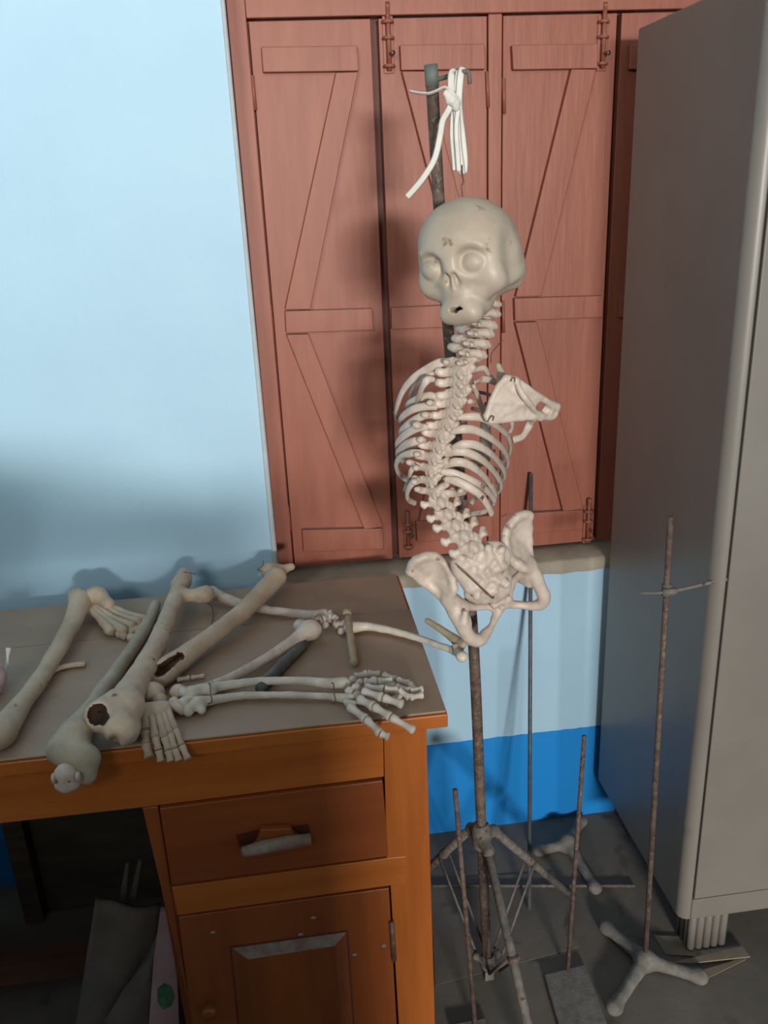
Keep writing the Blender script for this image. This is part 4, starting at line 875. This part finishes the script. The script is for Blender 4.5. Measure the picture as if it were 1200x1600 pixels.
# plastic bag at the left edge
pb = thing('plastic_bag', B(-4,1060,D0), 'crumpled pinkish plastic bag at the left edge of the desk', 'bag')
s = un([ell(B(-12,1062,D0+.030),(.022,.020,.030)),ell(B(-2,1050,D0+.02),(.010,.010,.018))],.01)
bone('bag_body', lump(s,.003,120),.003,'pink',pb)
obj('twisted_end', sweep([B(4,1068,D0+.01),B(10,1045,D0+.03),B(12,1028,D0+.045),B(13,1012,D0+.06)],[(.004,.002),(.003,.002),(.0025,.002),(.006,.002)],8),'ribbon',pb)

# ================================================================== THINGS UNDER THE DESK
def U(px,py,Y): p = at(px,py,Y); p[1]=Y; return p
def drape(name, px, Y, depth, m, nx=14, ny=14, amp=.006, **k):
    """a stiff folded sheet: bilinear patch between four corners with creases, real thickness"""
    c = [U(x,y,Y+dy) for (x,y,dy) in px]; V=[]; F=[]
    for j in range(ny+1):
        for i in range(nx+1):
            u=i/nx; v=j/ny
            p=(c[0]*(1-u)+c[1]*u)*(1-v)+(c[3]*(1-u)+c[2]*u)*v
            V.append(p+[0,amp*math.sin(7*u+3*v)+amp*.6*math.sin(13*v-4*u),0])
    n=len(V); V+= [p+[0,depth,0] for p in V]; W=nx+1
    for j in range(ny):
        for i in range(nx):
            a=j*W+i; F.append((a,a+W,a+W+1,a+1)); F.append((a+n,a+1+n,a+W+1+n,a+W+n))
    for i in range(nx):
        F.append((i,i+1,i+1+n,i+n)); a=ny*W+i; F.append((a,a+n,a+1+n,a+1))
    for j in range(ny):
        a=j*W; F.append((a,a+n,a+W+n,a+W)); a=j*W+nx; F.append((a,a+W,a+W+n,a+n))
    return obj(name,(V,F),m,**k)
sk_l = drape('sacking_sheet',[(148,1411,0),(250,1422,0),(232,1640,-.05),(112,1640,-.05)],-.47,.012,'sack',label='grey-brown sacking folded upright in the kneehole, larger front fold',category='sacking')
drape('sacking_sheet',[(236,1490,0),(258,1420,.01),(262,1640,-.03),(160,1600,-.03)],-.505,.006,'sack',label='smaller grey fold of sacking leaning against the pink packet',category='sacking')
for (a,b,c_) in [((205,1412),(208,1380),(218,1345)),((190,1412),(200,1385),(198,1350))]:
    tag(obj('board_strip', prism([U(a[0]-5,a[1],-.42),U(a[0]+6,a[1],-.42),U(c_[0]+3,c_[1],-.42),U(c_[0]-2,c_[1],-.42)],(0,.004,0)),'sack',smooth=False),'thin dark strip of board sticking up from behind the sacking','board','strips behind the sacking')
pk = thing('pink_packet', U(255,1640,-.52), 'pink and white packet with a green picture beside the cupboard pedestal', 'packet')
P_ = [U(250,1425,-.53),U(262,1425,-.53),U(277,1530,-.53),U(281,1640,-.53),U(230,1640,-.53),U(240,1500,-.53)]
obj('packet_body', prism(P_,(0,.01,0)),'pink',pk,smooth=False)
obj('green_picture', prism([U(246,1545,-.531),U(256,1536,-.531),U(268,1542,-.531),U(273,1558,-.531),U(268,1572,-.531),U(255,1578,-.531),U(246,1566,-.531)],(0,.0008,0)),'green',pk,smooth=False)

# ================================================================== UNSEEN CABINET ADDED TO SHADE THE LOWER LEFT WALL
cb = thing('light_block_cabinet', (-.75,-2.1,0), 'plain wooden cabinet added unseen behind the viewer to shade the lower left wall', 'cabinet')
bevel(obj('body', box(-1.7,0.20,-2.4,-1.86,0,0.98),'brown_z',cb,smooth=False),.004)
def bundle(c, r, label):  # added lumps out of view, their outline shapes the wall shadow's edge
    tag(bone('light_block_bundle', lump(ell((c[0],c[1],0.982+r[2]),r),.008,16),.018,'sack'),label,'bundle')
bundle((.005,-2.0),(.12,.12,.090),'small round sack bundle added on the unseen cabinet to shape the wall shadow')
bundle((-.47,-2.0),(.34,.13,.135),'middle round sack bundle added on the unseen cabinet to shape the wall shadow')
bundle((-1.17,-2.0),(.34,.13,.140),'left round sack bundle added on the unseen cabinet to shape the wall shadow')
